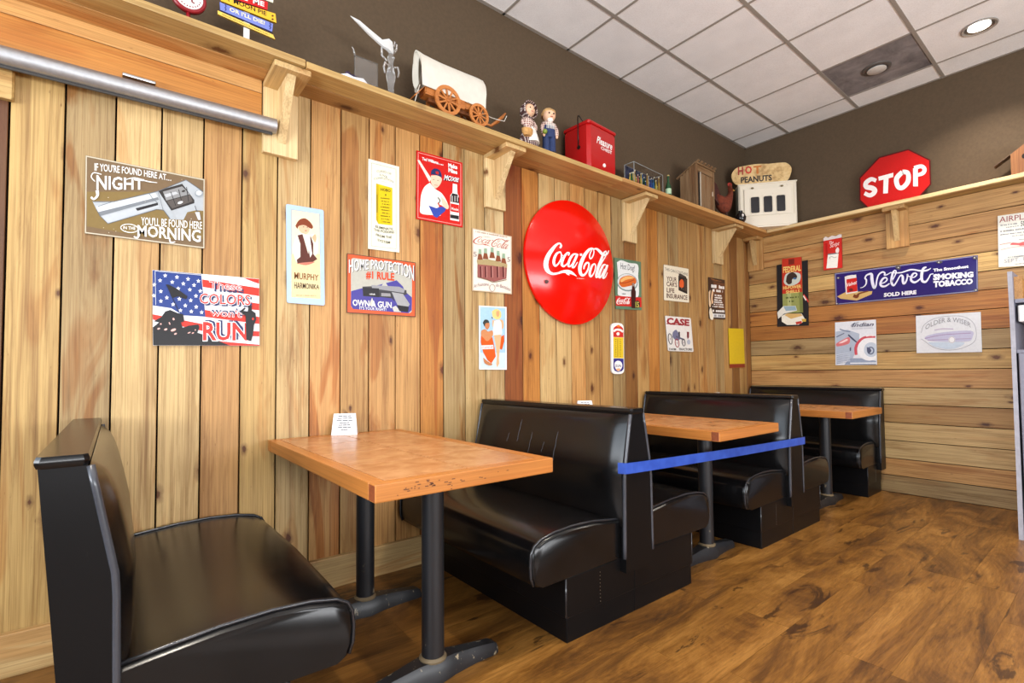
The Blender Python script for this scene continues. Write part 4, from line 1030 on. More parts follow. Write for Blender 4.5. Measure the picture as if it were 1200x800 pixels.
s.blob((226, 196, 160), [(586, 420), (606, 400), (600, 480), (612, 560), (602, 600), (588, 560)]); s.blob((220, 180, 140), [(622, 400), (640, 420), (632, 500), (640, 540), (620, 560), (612, 480)]); s.blob((232, 222, 200), [(600, 610), (620, 620), (640, 735), (606, 735), (592, 660)])
s.done()

# ---- 14 tractor sign
s = Sign('tin_sign', 'tilted white tractor sign with dark red heading', 'sign', 'L', (772, 360), .1, [(72, 98), (375, 125), (408, 522), (108, 510)], (222, 218, 212), edge=(120, 110, 105), rad=16, group=None)
s.text((150, 40, 48), 'CASE', (92, 195), (358, 215), 72, 70, .05)
for x0, x1, y0 in ((90, 140, 195), (150, 232, 202), (298, 358, 214)): s.stroke((150, 40, 48), [(x0, y0-4), (x1, y0)], 10, 'lettering', 1)
s.blob((110, 112, 140), [(165, 290), (200, 262), (225, 290), (245, 330), (250, 370), (215, 390), (180, 370), (160, 340)]); s.stroke((90, 90, 110), [(200, 340), (300, 380)], 18); s.poly((60, 56, 66), [(230, 285), (248, 285), (250, 345), (234, 345)])
for cx, cy, rx, ry, c_ in ((135, 370, 22, 62, (70, 66, 74)), (215, 418, 22, 48, (150, 56, 60)), (292, 412, 18, 40, (80, 74, 80))): s.ring(c_, cx, cy, rx, ry, 9, rot=-8); s.ell((170, 150, 152), cx, cy, 6, 14, n=8)
s.poly((120, 44, 48), [(330, 285), (355, 288), (355, 350), (340, 372), (332, 345)]); s.blob((170, 176, 190), [(330, 395), (350, 375), (370, 395), (365, 430), (340, 430)])
s.text((60, 58, 58), 'FARM', (122, 500), (202, 503), 24, None, .012); s.text((60, 58, 58), 'TRACTORS', (235, 502), (392, 506), 26, None, .012)
s.done()

# ---- 15 plain yellow sign
s = Sign('tin_sign', 'small upright yellow sign with a dark red foot band near the corner', 'sign', 'L', (772, 360), .1, [(815, 245), (992, 250), (1010, 705), (832, 712)], (216, 184, 36), edge=(150, 120, 30))
s.poly((140, 52, 34), [(829, 665), (1008, 660), (1010, 704), (832, 711)], 'foot_band'); s.done()

# ---- 16 shotgun shell sign (back wall)
s = Sign('tin_sign', 'black die-cut sign with a red and green shotgun shell and shell boxes', 'sign', 'B', (900, 270), .15, [(68, 270), (310, 230), (318, 742), (72, 752)], (34, 32, 34), edge=(30, 30, 30))
sblack = s.done()
s = Sign('shell_cutout', None, None, 'B', (900, 270), .15, [(108, 222), (262, 205), (274, 640), (116, 645)], (150, 156, 90), gap=.0095, thick=.006, edge=(90, 60, 30), parent=sblack)
s.poly((190, 54, 36), [(109, 222), (262, 205), (268, 480), (112, 496)]); s.poly((120, 40, 30), [(160, 225), (205, 220), (206, 262), (160, 268)])
s.poly((176, 182, 120), [(150, 492), (180, 488), (185, 640), (155, 643)]); s.poly((120, 128, 70), [(240, 484), (268, 480), (274, 640), (250, 641)])
s.text((238, 206, 120), 'FEDERAL', (118, 330), (258, 312), 44, 42, .03)
s.blob((200, 206, 196), [(122, 400), (140, 340), (200, 325), (252, 340), (245, 400), (190, 430), (140, 425)]); s.blob((60, 46, 40), [(140, 400), (150, 350), (190, 325), (222, 345), (225, 370), (190, 380), (185, 410), (160, 420)]); s.ell((70, 110, 150), 210, 375, 14, 8, n=10)
s.text((238, 206, 120), 'HI-POWER', (118, 462), (260, 448), 26, None, .03); s.text((238, 206, 120), 'SHELLS', (140, 492), (248, 482), 22, None, .03)
s.micro((70, 80, 40), (140, 532), (238, 524), 13, 1); s.micro((70, 80, 40), (165, 560), (210, 556), 12, 2)
s.poly((226, 226, 216), [(72, 640), (120, 590), (215, 588), (228, 625), (125, 650), (80, 690)]); s.poly((150, 176, 190), [(120, 592), (213, 590), (224, 622), (140, 628)])
s.poly((238, 234, 220), [(105, 668), (140, 650), (262, 648), (295, 700), (240, 735), (150, 738), (108, 712)]); s.poly((214, 176, 110), [(128, 660), (150, 648), (258, 650), (270, 665), (180, 690)]); s.poly((190, 60, 50), [(215, 715), (262, 705), (265, 725), (222, 735)]); s.poly((206, 170, 70), [(262, 690), (298, 690), (296, 712), (268, 712)])
s.stroke((200, 60, 50), [(278, 500), (300, 530), (316, 560)], 10); s.stroke((236, 226, 214), [(276, 510), (298, 545)], 10)
s.done()

# ---- 17 red notepad
s = Sign('red_notepad_holder', 'small red holder with a white pad hanging under the narrow shelf', 'notepad', 'B', (900, 270), .15, [(432, 80), (575, 52), (580, 290), (435, 312)], (206, 44, 36), edge=(150, 30, 26), thick=.012)
s.poly((226, 216, 212), [(432, 62), (450, 48), (470, 56), (500, 40), (530, 44), (556, 30), (575, 30), (576, 54), (433, 82)], 'paper_edge')
s.text((246, 220, 214), 'The', (478, 108), (512, 100), 22, None, .01, .3); s.text((246, 220, 214), 'Script', (484, 136), (558, 112), 30, None, .01, .3); s.stroke((180, 30, 26), [(455, 100), (460, 215)], 14)
s.poly((238, 236, 228), [(468, 185), (552, 172), (542, 290), (456, 296)], 'pad'); s.stroke((110, 110, 112), [(466, 186), (552, 176)], 9, 'pad'); s.stroke((150, 150, 140), [(486, 222), (480, 210), (500, 205), (520, 212), (536, 205)], 4, 'pad'); s.blob((240, 226, 220), [(528, 150), (545, 130), (556, 150), (548, 175), (530, 172)], 'pad')
s.done()

# ---- 18 tobacco sign
s = Sign('enamel_sign', 'long dark blue enamel tobacco sign with white script', 'sign', 'B', (970, 290), .15833, [(50, 190), (1110, 55), (1112, 325), (60, 425)], (44, 34, 104), rough=.13, edge=(130, 130, 150))
s.frame((140, 140, 170), 3, 6)
VV = [([(0, 440), (50, 425), (92, 380), (98, 312), (78, 285), (100, 240), (150, 217), (182, 225), (188, 300), (202, 380), (225, 438), (252, 400), (265, 320), (285, 250), (320, 205), (365, 185), (395, 205), (388, 235), (430, 227), (490, 192)], [8, 12, 20, 28, 25, 22, 30, 45, 50, 50, 40, 26, 24, 24, 24, 24, 28, 22, 16, 14]),
      ([(490, 195), (560, 200), (650, 195), (720, 175), (800, 150), (870, 150), (950, 165), (1040, 165), (1100, 145), (1132, 122)], [14, 16, 18, 22, 24, 24, 26, 26, 20, 8]),
      ([(335, 372), (392, 350), (430, 310), (415, 277), (370, 287), (332, 340), (326, 390), (360, 415), (410, 408), (470, 368)], [15, 18, 22, 22, 30, 36, 38, 34, 26, 18]),
      ([(500, 350), (542, 270), (575, 192), (560, 162), (527, 187), (507, 260), (500, 340), (515, 388), (545, 395), (590, 330), (622, 268)], [15, 18, 20, 22, 30, 38, 40, 36, 28, 20, 18]),
      ([(622, 268), (655, 237), (680, 262), (682, 330), (695, 368), (727, 348), (752, 280), (755, 222), (772, 252), (812, 262)], [18, 24, 38, 40, 36, 28, 24, 22, 18, 16]),
      ([(812, 282), (870, 265), (905, 227), (885, 203), (845, 217), (816, 270), (816, 320), (860, 350), (910, 335), (962, 290)], [15, 18, 22, 22, 30, 38, 38, 34, 26, 18]),
      ([(1060, 105), (1012, 130), (987, 200), (982, 290), (1002, 335), (1050, 340), (1096, 280), (1125, 225), (1172, 215)], [20, 38, 46, 48, 42, 32, 22, 18, 14])]
s.poly((206, 172, 110), [(70, 362), (130, 330), (330, 322), (325, 345), (215, 392), (95, 378)])
s.poly((226, 222, 220), [(125, 215), (210, 200), (222, 330), (135, 345)]); s.poly((196, 44, 40), [(138, 235), (214, 222), (220, 322), (142, 335)]); s.ell((226, 222, 220), 168, 214, 44, 10, -8); s.text((240, 226, 222), 'Velvet', (142, 290), (216, 268), 26, None, .02, .3); s.ell((110, 40, 36), 172, 312, 16, 12, n=10)
s.stroke((120, 66, 40), [(190, 355), (215, 362), (235, 340), (300, 322)], [24, 26, 12, 8])
kk = .07333/.15833
for p_, w_ in VV: s.stroke((222, 222, 240), [(240+x*kk, 94.7+y*kk) for x, y in p_], [v*kk for v in w_], 'lettering')
s.text((236, 236, 246), 'SOLD HERE', (415, 364), (656, 342), 26, None, .05); s.text((236, 236, 246), 'The Smoothest', (780, 178), (1042, 148), 20, None, .05)
s.text((236, 236, 246), 'SMOKING', (780, 240), (1078, 216), 40, 36, .06); s.text((236, 236, 246), 'TOBACCO', (782, 292), (1074, 266), 40, 36, .06)
for cx, cy, r in ((525, 148, 22), (825, 108, 20), (1090, 75, 22), (80, 225, 14), (70, 415, 14), (1100, 315, 16)): s.blob((86, 82, 84), [(cx+r*random.uniform(.6, 1.4)*math.cos(a), cy+r*random.uniform(.4, .8)*math.sin(a)) for a in np.linspace(0, 6.28, 9)[:-1]], 'chip#%d' % cx); s.ell((220, 218, 220), cx-3, cy, 5, 4, part='chip#%d' % cx, n=8)
s.done()

# ---- 19 motorcycle sign
s = Sign('tin_sign', 'nearly square white sign with a red motorcycle and script heading', 'sign', 'B', (970, 370), .0775, [(110, 100), (728, 55), (745, 738), (118, 745)], (226, 230, 238), edge=(150, 155, 165)); s.xmax = 733
s.poly((176, 188, 206), [(120, 240), (300, 210), (480, 270), (470, 430), (380, 640), (130, 735), (118, 500)]); s.poly((150, 164, 188), [(330, 640), (500, 640), (740, 680), (742, 736), (250, 740)])
s.stroke((120, 134, 160), [(180, 200), (260, 225), (340, 240)], 16); s.stroke((88, 96, 124), [(130, 320), (250, 262)], 12)
s.blob((216, 120, 124), [(125, 440), (140, 410), (300, 325), (335, 340), (330, 405), (280, 435), (150, 462)]); s.blob((240, 214, 216), [(160, 415), (280, 350), (300, 370), (220, 410)])
s.stroke((70, 74, 100), [(310, 285), (380, 350), (470, 420), (600, 480)], [20, 26, 14, 8]); s.stroke((70, 74, 100), [(480, 430), (600, 490)], 8)
s.ell((240, 242, 246), 630, 500, 180, 178); s.ell((196, 208, 224), 655, 510, 108, 112); s.ring((110, 122, 150), 650, 525, 46, 50, 22); s.blob((80, 86, 112), [(590, 470), (640, 490), (660, 530), (620, 570), (595, 530)])
s.stroke((206, 84, 96), [(430, 590), (425, 480), (470, 390), (560, 325), (720, 318)], [40, 44, 40, 34, 24]); s.stroke((240, 232, 236), [(580, 305), (650, 292), (690, 300)], 22)
for q in range(6): s.stroke((206, 214, 228), [(130, 590+q*24), (230, 570+q*24), (340, 560+q*24)], 10); s.stroke((110, 120, 146), [(140, 602+q*24), (300, 580+q*24)], 4)
s.stroke((236, 240, 244), [(340, 716), (735, 712)], 18); s.blob((90, 96, 120), [(330, 490), (350, 470), (352, 520), (335, 530)])
s.text((70, 70, 96), 'Indian', (362, 168), (696, 150), 62, 54, .015, .35); s.stroke((70, 70, 96), [(352, 160), (372, 130), (420, 110), (470, 98)], [6, 10, 8, 5], 'lettering'); s.micro((170, 178, 195), (365, 205), (690, 190), 16, 6, fillr=.4)
s.done()

# ---- 20 faded oval sign
s = Sign('tin_sign', 'faded white sign with a pale purple car inside an oval', 'sign', 'B', (970, 355), .15833, [(652, 95), (1132, 65), (1142, 362), (658, 370)], (228, 232, 238), edge=(170, 170, 175))
s.stroke((170, 174, 186), [(692, 220), (715, 160), (790, 115), (900, 96), (1010, 102), (1080, 150), (1100, 230), (1080, 290), (990, 335), (890, 348), (790, 330), (715, 280), (692, 265)], 4)
s.blob((196, 196, 224), [(715, 262), (740, 240), (860, 215), (1060, 205), (1072, 250), (1040, 282), (900, 285), (760, 280)]); s.stroke((170, 150, 190), [(720, 262), (850, 235), (1060, 222)], 6); s.stroke((180, 166, 200), [(740, 275), (900, 268), (1062, 262)], 6); s.stroke((196, 186, 210), [(790, 200), (850, 190), (930, 192)], 8)
s.blob((200, 216, 234), [(740, 290), (850, 288), (1010, 292), (960, 330), (880, 340), (790, 322)]); s.ell((238, 240, 244), 918, 272, 26, 26); s.ring((190, 186, 200), 918, 272, 22, 22, 4)
s.text((160, 162, 170), 'OLDER & WISER', (722, 200), (1060, 182), 34, None, .01, arc=52)
s.done()

# ---- 21 airplane poster at the right edge
s = Sign('tin_sign', 'weathered cream airplane show poster with red heading above the grey cabinet', 'sign', 'B', (1165, 240), .1, [(42, 130), (600, 52), (605, 700), (52, 730)], (226, 224, 212), edge=(160, 150, 130))
s.text((150, 56, 56), 'AIRPLANE', (62, 208), (560, 140), 66, 62, .0); s.text((150, 56, 56), 'RIDES', (400, 250), (560, 225), 66, 62, .0); s.text((70, 72, 84), '50c', (312, 250), (385, 240), 58, None, .02)
for a, b, h, e in (((75, 248), (270, 225), 16, 1), ((140, 270), (290, 250), 12, 2), ((70, 322), (560, 260), 20, 3), ((68, 358), (560, 300), 16, 4), ((210, 370), (560, 332), 12, 5), ((290, 412), (560, 385), 10, 6), ((160, 622), (560, 580), 16, 7), ((240, 698), (560, 672), 10, 8)): s.micro((120, 124, 132), a, b, h, e)
s.stroke((196, 96, 96), [(65, 465), (200, 440)], 6); s.blob((206, 96, 96), [(185, 468), (215, 442), (290, 445), (345, 430), (420, 430), (400, 465), (310, 478), (285, 470)]); s.stroke((200, 130, 130), [(80, 525), (220, 495), (350, 485)], 5)
s.text((150, 150, 164), 'SEPT. 1', (120, 680), (350, 650), 42, None, .0); s.text((150, 150, 164), '-2', (370, 648), (440, 640), 42, None, .0)
s.done()
# ================================================================== THINGS ON THE SHELVES
TOP = SZ+ST
def toned(name, r, g, b, rough=.5, **k): return plain(name, rgb(r, g, b), rough, **k)
# ---- round crimson club sign on a small foot
rs = thing('round_plaque', 'round crimson and white club plaque with a script A, on the shelf over the blind', 'plaque', (.212, -.15, TOP))
obj('foot', MB().box(-.035, .035, -.03, .03, 0, .018, bev=.004), toned('crimson_gloss', 140, 22, 32, .3), rs)
obj('stem', MB().tube([(0, 0, .016), (0, .002, .10)], .008, 10), toned('crimson_gloss', 140, 22, 32), rs, smooth=True)
obj('rim', MB().lathe([(.002, .012), (.060, .012), (.064, .006), (.064, -.008), (.06, -.012), (.002, -.0115)], (0, 0, .148), 32, axis=1), toned('crimson_gloss', 140, 22, 32), rs, smooth=40)
obj('face', MB().lathe([(.002, -.0135), (.051, -.0135), (.051, -.012), (.002, -.012)], (0, 0, .148), 32, axis=1), toned('plaque_white', 236, 232, 228, .4), rs)
mb = MB()
mb.tube([(-.022, -.015, .128), (-.008, -.015, .138), (.004, -.015, .175), (.012, -.015, .128), (.02, -.015, .126)], .0032, 6); mb.tube([(-.02, -.015, .150), (0, -.015, .146), (.02, -.015, .152)], .0025, 6)
for q in range(26):
    a = 2*math.pi*q/26
    if q % 13 == 0: continue
    mb.box(.042*math.cos(a)-.0022, .042*math.cos(a)+.0022, -.0145, -.0137, .148+.042*math.sin(a)-.0026, .148+.042*math.sin(a)+.0026)
obj('lettering', mb, toned('crimson_ink', 130, 24, 36), rs)

# ---- stacked board sign on a white post
ps = thing('signpost_stand', 'white post stand carrying stacked red, yellow and blue slogan boards', 'sign', (.431, -.15, TOP))
obj('post', MB().box(-.012, .012, -.006, .006, .012, .30, bev=.002), WHITEP, ps); obj('foot', MB().box(-.06, .06, -.035, .035, 0, .012, bev=.003), WHITEP, ps)
def board(nm, c, col, gap=.156): return Sign(nm, None, None, 'L', (190, 0), .125, c, col, gap=gap, thick=.010, parent=ps)
b_ = board('yellow_board', [(548, -36), (1062, 128), (1072, 215), (552, 8)], (232, 180, 52)); b_.text((40, 30, 24), 'A  MOON PIE', (585, -4), (978, 148), 40, 36, .02)
for q in (0, 1): b_.ell((90, 50, 30), 1036, 148+q*32, 11, 9, part='dots', n=8)
b_.done()
b_ = board('blue_board', [(540, 18), (1040, 222), (1032, 298), (545, 92)], (116, 128, 196)); b_.text((236, 226, 180), "OR I'LL DIE!", (632, 102), (962, 232), 34, 32, .02)
for x0, y0 in ((590, 40), (1008, 212)): b_.stroke((50, 54, 110), [(x0, y0), (x0+10, y0+18), (x0, y0+32), (x0+10, y0+48), (x0, y0+62)], 9, 'zigzag', 1)
b_.done()
b_ = board('yellow_strip', [(520, 97), (1040, 325), (1060, 368), (522, 132)], (240, 196, 92)); b_.micro((120, 90, 40), (560, 136), (1010, 334), 9, 4); b_.done()
b_ = board('red_board', [(600, -110), (992, 18), (986, 94), (604, -34)], (192, 32, 34)); b_.text((244, 236, 232), 'GIVE  ME', (625, -50), (958, 62), 46, 42, .03); b_.done()
b_ = board('cream_board', [(760, -140), (1046, -34), (1040, 26), (765, -75)], (232, 226, 196), .142); b_.done()

# ---- glass ornaments
GL = bpy.data.materials.new('clear_glass'); GL.use_nodes = True; _g = GL.node_tree.nodes['Principled BSDF']
_g.inputs['Transmission Weight'].default_value = .92; _g.inputs['Roughness'].default_value = .03; _g.inputs['IOR'].default_value = 1.45; _g.inputs['Base Color'].default_value = (.97, .98, .98, 1)
_n = GL.node_tree.nodes.new('ShaderNodeTexNoise'); _n.inputs['Scale'].default_value = 25; _bp = GL.node_tree.nodes.new('ShaderNodeBump'); _bp.inputs['Strength'].default_value = .08
GL.node_tree.links.new(_n.outputs[0], _bp.inputs['Height']); GL.node_tree.links.new(_bp.outputs[0], _g.inputs['Normal'])
FROST = bpy.data.materials.new('frosted_glass'); FROST.use_nodes = True; _g = FROST.node_tree.nodes['Principled BSDF']
_g.inputs['Transmission Weight'].default_value = .35; _g.inputs['Roughness'].default_value = .35; _g.inputs['Base Color'].default_value = (.86, .86, .84, 1)
GL2 = GL.copy(); GL2.node_tree.nodes['Principled BSDF'].inputs['Transmission Weight'].default_value = .96
gp = thing('glass_plaque', 'clear glass plaque with a small dome standing beside the glass figurine', 'ornament', (.985, -.13, TOP))
obj('slab', MB().box(-.055, .07, -.008, .008, .004, .20, bev=.003), GL2, gp); obj('dome', MB().ball((-.085, 0, .045), .03, .02, .045), GL, gp, smooth=True); obj('base', MB().box(-.07, .08, -.025, .025, 0, .004), GL, gp)
obj('horn', MB().tube([(-.052, 0, .20), (-.06, 0, .225), (-.068, 0, .24)], [.006, .005, .002], 8), GL, gp, smooth=True)
gf = thing('glass_figurine', 'glass figurine lifting a long frosted blade, on the shelf left of the covered wagon', 'ornament', (1.098, -.20, TOP))
obj('body', MB().lathe([(.030, 0), (.032, .012), (.018, .03), (.014, .05), (.020, .085), (.026, .115), (.02, .15), (.012, .175), (.014, .2), (.02, .215), (.012, .235), (.002, .24)], n=14), GL, gf, smooth=True)
for sx_ in (-1, 1): obj('arm', MB().tube([(sx_*.018, 0, .17), (sx_*.036, -.004, .175), (sx_*.042, -.006, .15), (sx_*.036, -.006, .12)], [.006, .007, .006, .004], 8), GL, gf, smooth=True)
obj('raised_arm', MB().tube([(-.02, 0, .19), (-.05, 0, .21), (-.052, 0, .25)], .006, 8), GL, gf, smooth=True)
obj('blade', MB().loft([[(x, -hw*.35, z-h), (x, hw*.35, z-h), (x, hw*.35, z+h), (x, -hw*.35, z+h)] for x, z, h, hw in ((-.215, .345, .001, .002), (-.17, .33, .010, .012), (-.12, .305, .013, .016), (-.05, .275, .015, .02), (-.015, .28, .028, .03), (.005, .268, .03, .03), (.012, .25, .012, .02))]), FROST, gf, smooth=30)
obj('handle', MB().tube([(.012, 0, .245), (.03, 0, .27), (.034, 0, .30), (.022, 0, .31), (.016, 0, .28)], .006, 8), GL, gf, smooth=True)
pf = thing('ribbon_bow', 'dark purple ribbon trinket with a white cloth beside the glass plaque', 'ribbon', (.88, -.225, TOP))
rb = MB()
for a, r in ((0, .022), (1.2, .018), (2.4, .022), (3.6, .016), (5, .02)): rb.ball((.02*math.cos(a), .012*math.sin(a), .022+.008*math.sin(a*2)), r, .008, .012, 8, 6)
obj('bow', rb, toned('purple_ribbon', 44, 26, 62, .4), pf, smooth=True); obj('cloth', MB().loft([[(x, -.03, 0), (x, .03, 0), (x, .025, h), (x, -.025, h)] for x, h in ((-.06, .004), (-.03, .018), (0, .012), (.05, .022), (.07, .003))]), CARD, pf, smooth=True)

# ---- covered wagon
WAGW = wood('wagon_wood', 0, rgb(196, 122, 58), knots=False, contrast=.6, heart=.2); WAGD = wood('wagon_wood_dark', 0, rgb(128, 74, 34), knots=False, contrast=.6)
CANV = plain('wagon_canvas', rgb(218, 212, 198), .8, wear=.05)
wg = thing('toy_covered_wagon', 'toy wooden covered wagon with white canvas top and spoked wheels', 'toy wagon', (1.42, -.19, TOP))
obj('wagon_bed', MB().box(-.13, .24, -.034, .034, .085, .095, bev=.002).box(-.13, .24, -.036, -.030, .092, .125).box(-.13, .24, .030, .036, .092, .125).box(-.134, -.128, -.036, .036, .092, .125).box(.236, .242, -.036, .036, .092, .125), WAGW, wg)
obj('tailgate', MB().prism([(-.134, .122), (-.14, .118), (-.20, .052), (-.194, .05)], -.034, .034, 1), WAGW, wg)
obj('side_box', MB().box(.055, .115, -.046, -.0365, .07, .125, bev=.002), WAGW, wg); obj('undercarriage', MB().box(-.1, .22, -.012, .012, .062, .084), WAGD, wg)
def wheel(r, x, y, zc):
    w = MB(); n = 28
    rin = r*.76
    rings = [[(R_*math.cos(2*math.pi*k/n), yy, R_*math.sin(2*math.pi*k/n)) for k in range(n)] for R_, yy in ((r, -.005), (r, .005), (rin, .005), (rin, -.005))]
    rings.append(rings[0]); w.loft(rings, 0, False, False)
    o = obj('wheel', w, WAGW, wg, (x, y, zc), smooth=40)
    h = MB(); h.lathe([(.002, -.010), (r*.15, -.009), (r*.17, 0), (r*.15, .009), (.002, .010)], n=12, axis=1); obj('hub', h, WAGW, o, smooth=40)
    sp = None
    for k in range(10):
        a = 2*math.pi*k/10+.15
        if sp is None:
            q = obj('spoke', MB().box(r*.1, rin+.002, -.0035, .0035, -r*.055, r*.055), WAGW, o); sp = q.data
        else: q = obj('spoke', sp, WAGW, o)
        q.rotation_euler = (0, a, 0)
for yy in (-.05, .05): wheel(.082, .0, yy, .082); wheel(.066, .21, yy, .066)
for xx, zz in ((0, .082), (.21, .066)): obj('axle', MB().tube([(xx, -.058, zz), (xx, .058, zz)], .006, 8), WAGD, wg)
cv = MB(); rr = []
for x, lean, hs in ((-.155, -.02, 1.04), (-.145, -.012, 1.03), (-.13, 0, 1), (-.02, 0, .97), (.10, 0, .98), (.225, .0, 1.0), (.25, .012, .99), (.26, .014, .9)):
    pr = []
    for k in range(17):
        a = math.pi*k/16; yy = -.052*math.cos(a)*(1 if abs(math.cos(a)) < .98 else .9); zz = .12+.195*hs*math.sin(a)**.72 if 0 < k < 16 else .118
        pr.append((x+lean*math.sin(a), yy, zz))
    rr.append(pr)
cv.loft(rr, 0, False, False, closed=False)
ri = [[(p[0], p[1]*.94, .12+(p[2]-.12)*.97) for p in r] for r in rr]
cv.loft(ri, 0, False, False, closed=False)
for e in (0, -1):
    n0 = len(rr[0]); cv.add(rr[e]+ri[e], [(k, k+1, n0+k+1, n0+k) for k in range(n0-1)])
cover = obj('canvas_cover', cv, CANV, wg, smooth=50)
pk = []  # gathered canvas closing the tail, with the puckered oval opening
for k in range(24):
    a = 2*math.pi*k/24; pk.append((math.cos(a), math.sin(a)))
outer = [(-.168, .05*c_, .215+.1*s_) for c_, s_ in pk]; inner = [(-.150, .018*c_, .218+.075*s_*(1 if s_ > 0 else 1.0)) for c_, s_ in pk]
obj('gathered_end', MB().loft([outer, inner, [(p[0]+.004, p[1], p[2]) for p in inner], [(p[0]+.004, p[1], p[2]) for p in outer]], 0, False, False), CANV, cover, smooth=50)
obj('drawstring', MB().tube([(-.158, -.02, .13), (-.18, -.03, .07), (-.20, -.035, .0)], .002, 6), CANV, wg)
obj('tongue', MB().tube([(.25, 0, .06), (.33, 0, .06), (.39, 0, .11), (.44, -.005, .17)], [.006, .008, .012, .005], 8), WAGW, wg, smooth=True)
obj('yoke', MB().loft([[(.33, -.02, .045), (.33, .02, .045), (.345, .02, .06), (.345, -.02, .06)], [(.39, -.03, .105), (.39, .03, .105), (.405, .03, .12), (.405, -.03, .12)], [(.43, -.012, .16), (.43, .012, .16), (.44, .012, .17), (.44, -.012, .17)]]), WAGW, wg)
obj('rein', MB().tube([(.245, -.03, .10), (.31, -.03, .092), (.36, -.03, .094), (.41, -.032, .10), (.43, -.03, .14)], .002, 6), CANV, wg)

# ---- dolls
def plaid(name, a, b, c):
    t = NT(name); t.set(.9, spec=.1); v = t.coords((1, 1, 1), False)
    def wv(d, sc):
        w = t.n.new('ShaderNodeTexWave'); w.bands_direction = d; w.inputs['Scale'].default_value = sc; t.link(v, w.inputs[0]); return w.outputs['Fac']
    col = t.mix(t.ramp(wv('X', 22), [(.55, (0, 0, 0)), (.65, (1, 1, 1))]), a, b)
    col = t.mix(t.ramp(wv('Z', 22), [(.55, (0, 0, 0)), (.65, (.7, .7, .7))]), col, c); t.link(col, t.b.inputs['Base Color']); return t.m
PL1 = plaid('brown_plaid', rgb(92, 62, 58), rgb(206, 190, 180), rgb(60, 40, 50)); PL2 = plaid('pink_plaid', rgb(206, 170, 156), rgb(120, 70, 70), rgb(230, 214, 200))
SKIN = toned('doll_skin', 232, 186, 150, .5); HAIR = toned('doll_blond_hair', 222, 176, 116, .7, wear=.3, scale=80); DENIM = toned('doll_denim', 40, 56, 98, .8, wear=.25, scale=120); LINEN = toned('doll_linen', 238, 232, 222, .8)
EYE = toned('doll_eye', 30, 26, 30, .2)
def face(par, c, r, yaw=0):
    mb = MB(); mb.ball((c[0]-r*.36, c[1]-r*.90, c[2]+r*.05), r*.11, r*.06, r*.14, 8, 6); mb.ball((c[0]+r*.36, c[1]-r*.90, c[2]+r*.05), r*.11, r*.06, r*.14, 8, 6); obj('eyes', mb, EYE, par, smooth=True)
    mb = MB(); mb.ball((c[0], c[1]-r*1.0, c[2]-r*.15), r*.1, r*.1, r*.1, 8, 6); obj('nose', mb, SKIN, par, smooth=True)
    mb = MB(); mb.tube([(c[0]-r*.18, c[1]-r*.90, c[2]-r*.42), (c[0], c[1]-r*.93, c[2]-r*.46), (c[0]+r*.18, c[1]-r*.90, c[2]-r*.42)], r*.05, 6); obj('mouth', mb, toned('doll_lip', 180, 70, 66), par, smooth=True)
gd = thing('girl_doll', 'girl doll in a plaid bonnet and dress holding a tan basket', 'doll', (2.035, -.205, TOP), -.05)
obj('skirt', MB().lathe([(.07, 0), (.072, .01), (.06, .05), (.04, .10), (.028, .125), (.002, .125)], n=20, sy=.8), PL1, gd, smooth=50)
obj('apron', MB().lathe([(.0735, .022), (.0625, .055), (.043, .105), (.032, .125)], n=20, sy=.82, sx=.72, c=(.012, -.012, 0)), LINEN, gd, smooth=50)
obj('bodice', MB().lathe([(.028, .118), (.034, .145), (.036, .17), (.028, .19), (.014, .2), (.002, .2)], n=16, sy=.75), PL2, gd, smooth=50)
for sx_ in (-1, 1): obj('arm', MB().tube([(sx_*.034, 0, .178), (sx_*.05, -.01, .145), (sx_*.035, -.035, .115), (sx_*.012, -.048, .112)], [.014, .014, .011, .008], 8), PL2, gd, smooth=True)
hd = obj('head', MB().ball((0, -.008, .236), .041, .040, .043, 16, 10), SKIN, gd, smooth=True); face(hd, (0, -.008, .236), .041)
bn = []
for yy, r in ((-.03, .056), (-.036, .05), (-.01, .047), (.015, .05), (.038, .04), (.05, .012)): bn.append([(r*math.cos(2*math.pi*k/18), yy, .236+r*1.05*math.sin(2*math.pi*k/18)) for k in range(18)])
obj('bonnet', MB().loft(bn, 0, False, True), PL1, gd, smooth=50)
bk = obj('basket', MB().lathe([(.026, 0), (.038, .02), (.04, .04), (.036, .042), (.034, .022), (.002, .01)], n=16, sy=.7, c=(-.045, -.05, .045)), toned('basket_straw', 196, 146, 84, .8, wear=.3, scale=90), gd, smooth=50)
bd = thing('boy_doll', 'boy doll with blond hair in striped blue overalls', 'doll', (2.215, -.205, TOP), -.3)
for sx_ in (-1, 1): obj('leg', MB().lathe([(.024, .008), (.025, .03), (.023, .09), (.024, .13), (.002, .13)], n=12, c=(sx_*.022, 0, 0)), DENIM, bd, smooth=50); obj('shoe', MB().ball((sx_*.022, -.010, .010), .018, .03, .011, 10, 6), toned('doll_shoe', 40, 28, 24), bd, smooth=True)
obj('overalls', MB().lathe([(.04, .11), (.046, .135), (.042, .17), (.036, .20), (.002, .20)], n=16, sy=.7), DENIM, bd, smooth=50)
st = MB()
for q in range(-3, 4): st.box(q*.009-.0012, q*.009+.0012, -.034+abs(q)*.0012, -.026, .165, .203)
obj('bib_stripes', st, LINEN, bd)
obj('shirt', MB().lathe([(.036, .19), (.038, .205), (.03, .222), (.014, .23), (.002, .23)], n=16, sy=.75), PL2, bd, smooth=50)
for sx_ in (-1, 1): obj('sleeve', MB().tube([(sx_*.036, 0, .208), (sx_*.054, -.004, .17), (sx_*.05, -.018, .13)], [.014, .014, .012], 8), PL2, bd, smooth=True); obj('hand', MB().ball((sx_*.047, -.024, .118), .010, .009, .012, 8, 6), SKIN, bd, smooth=True)
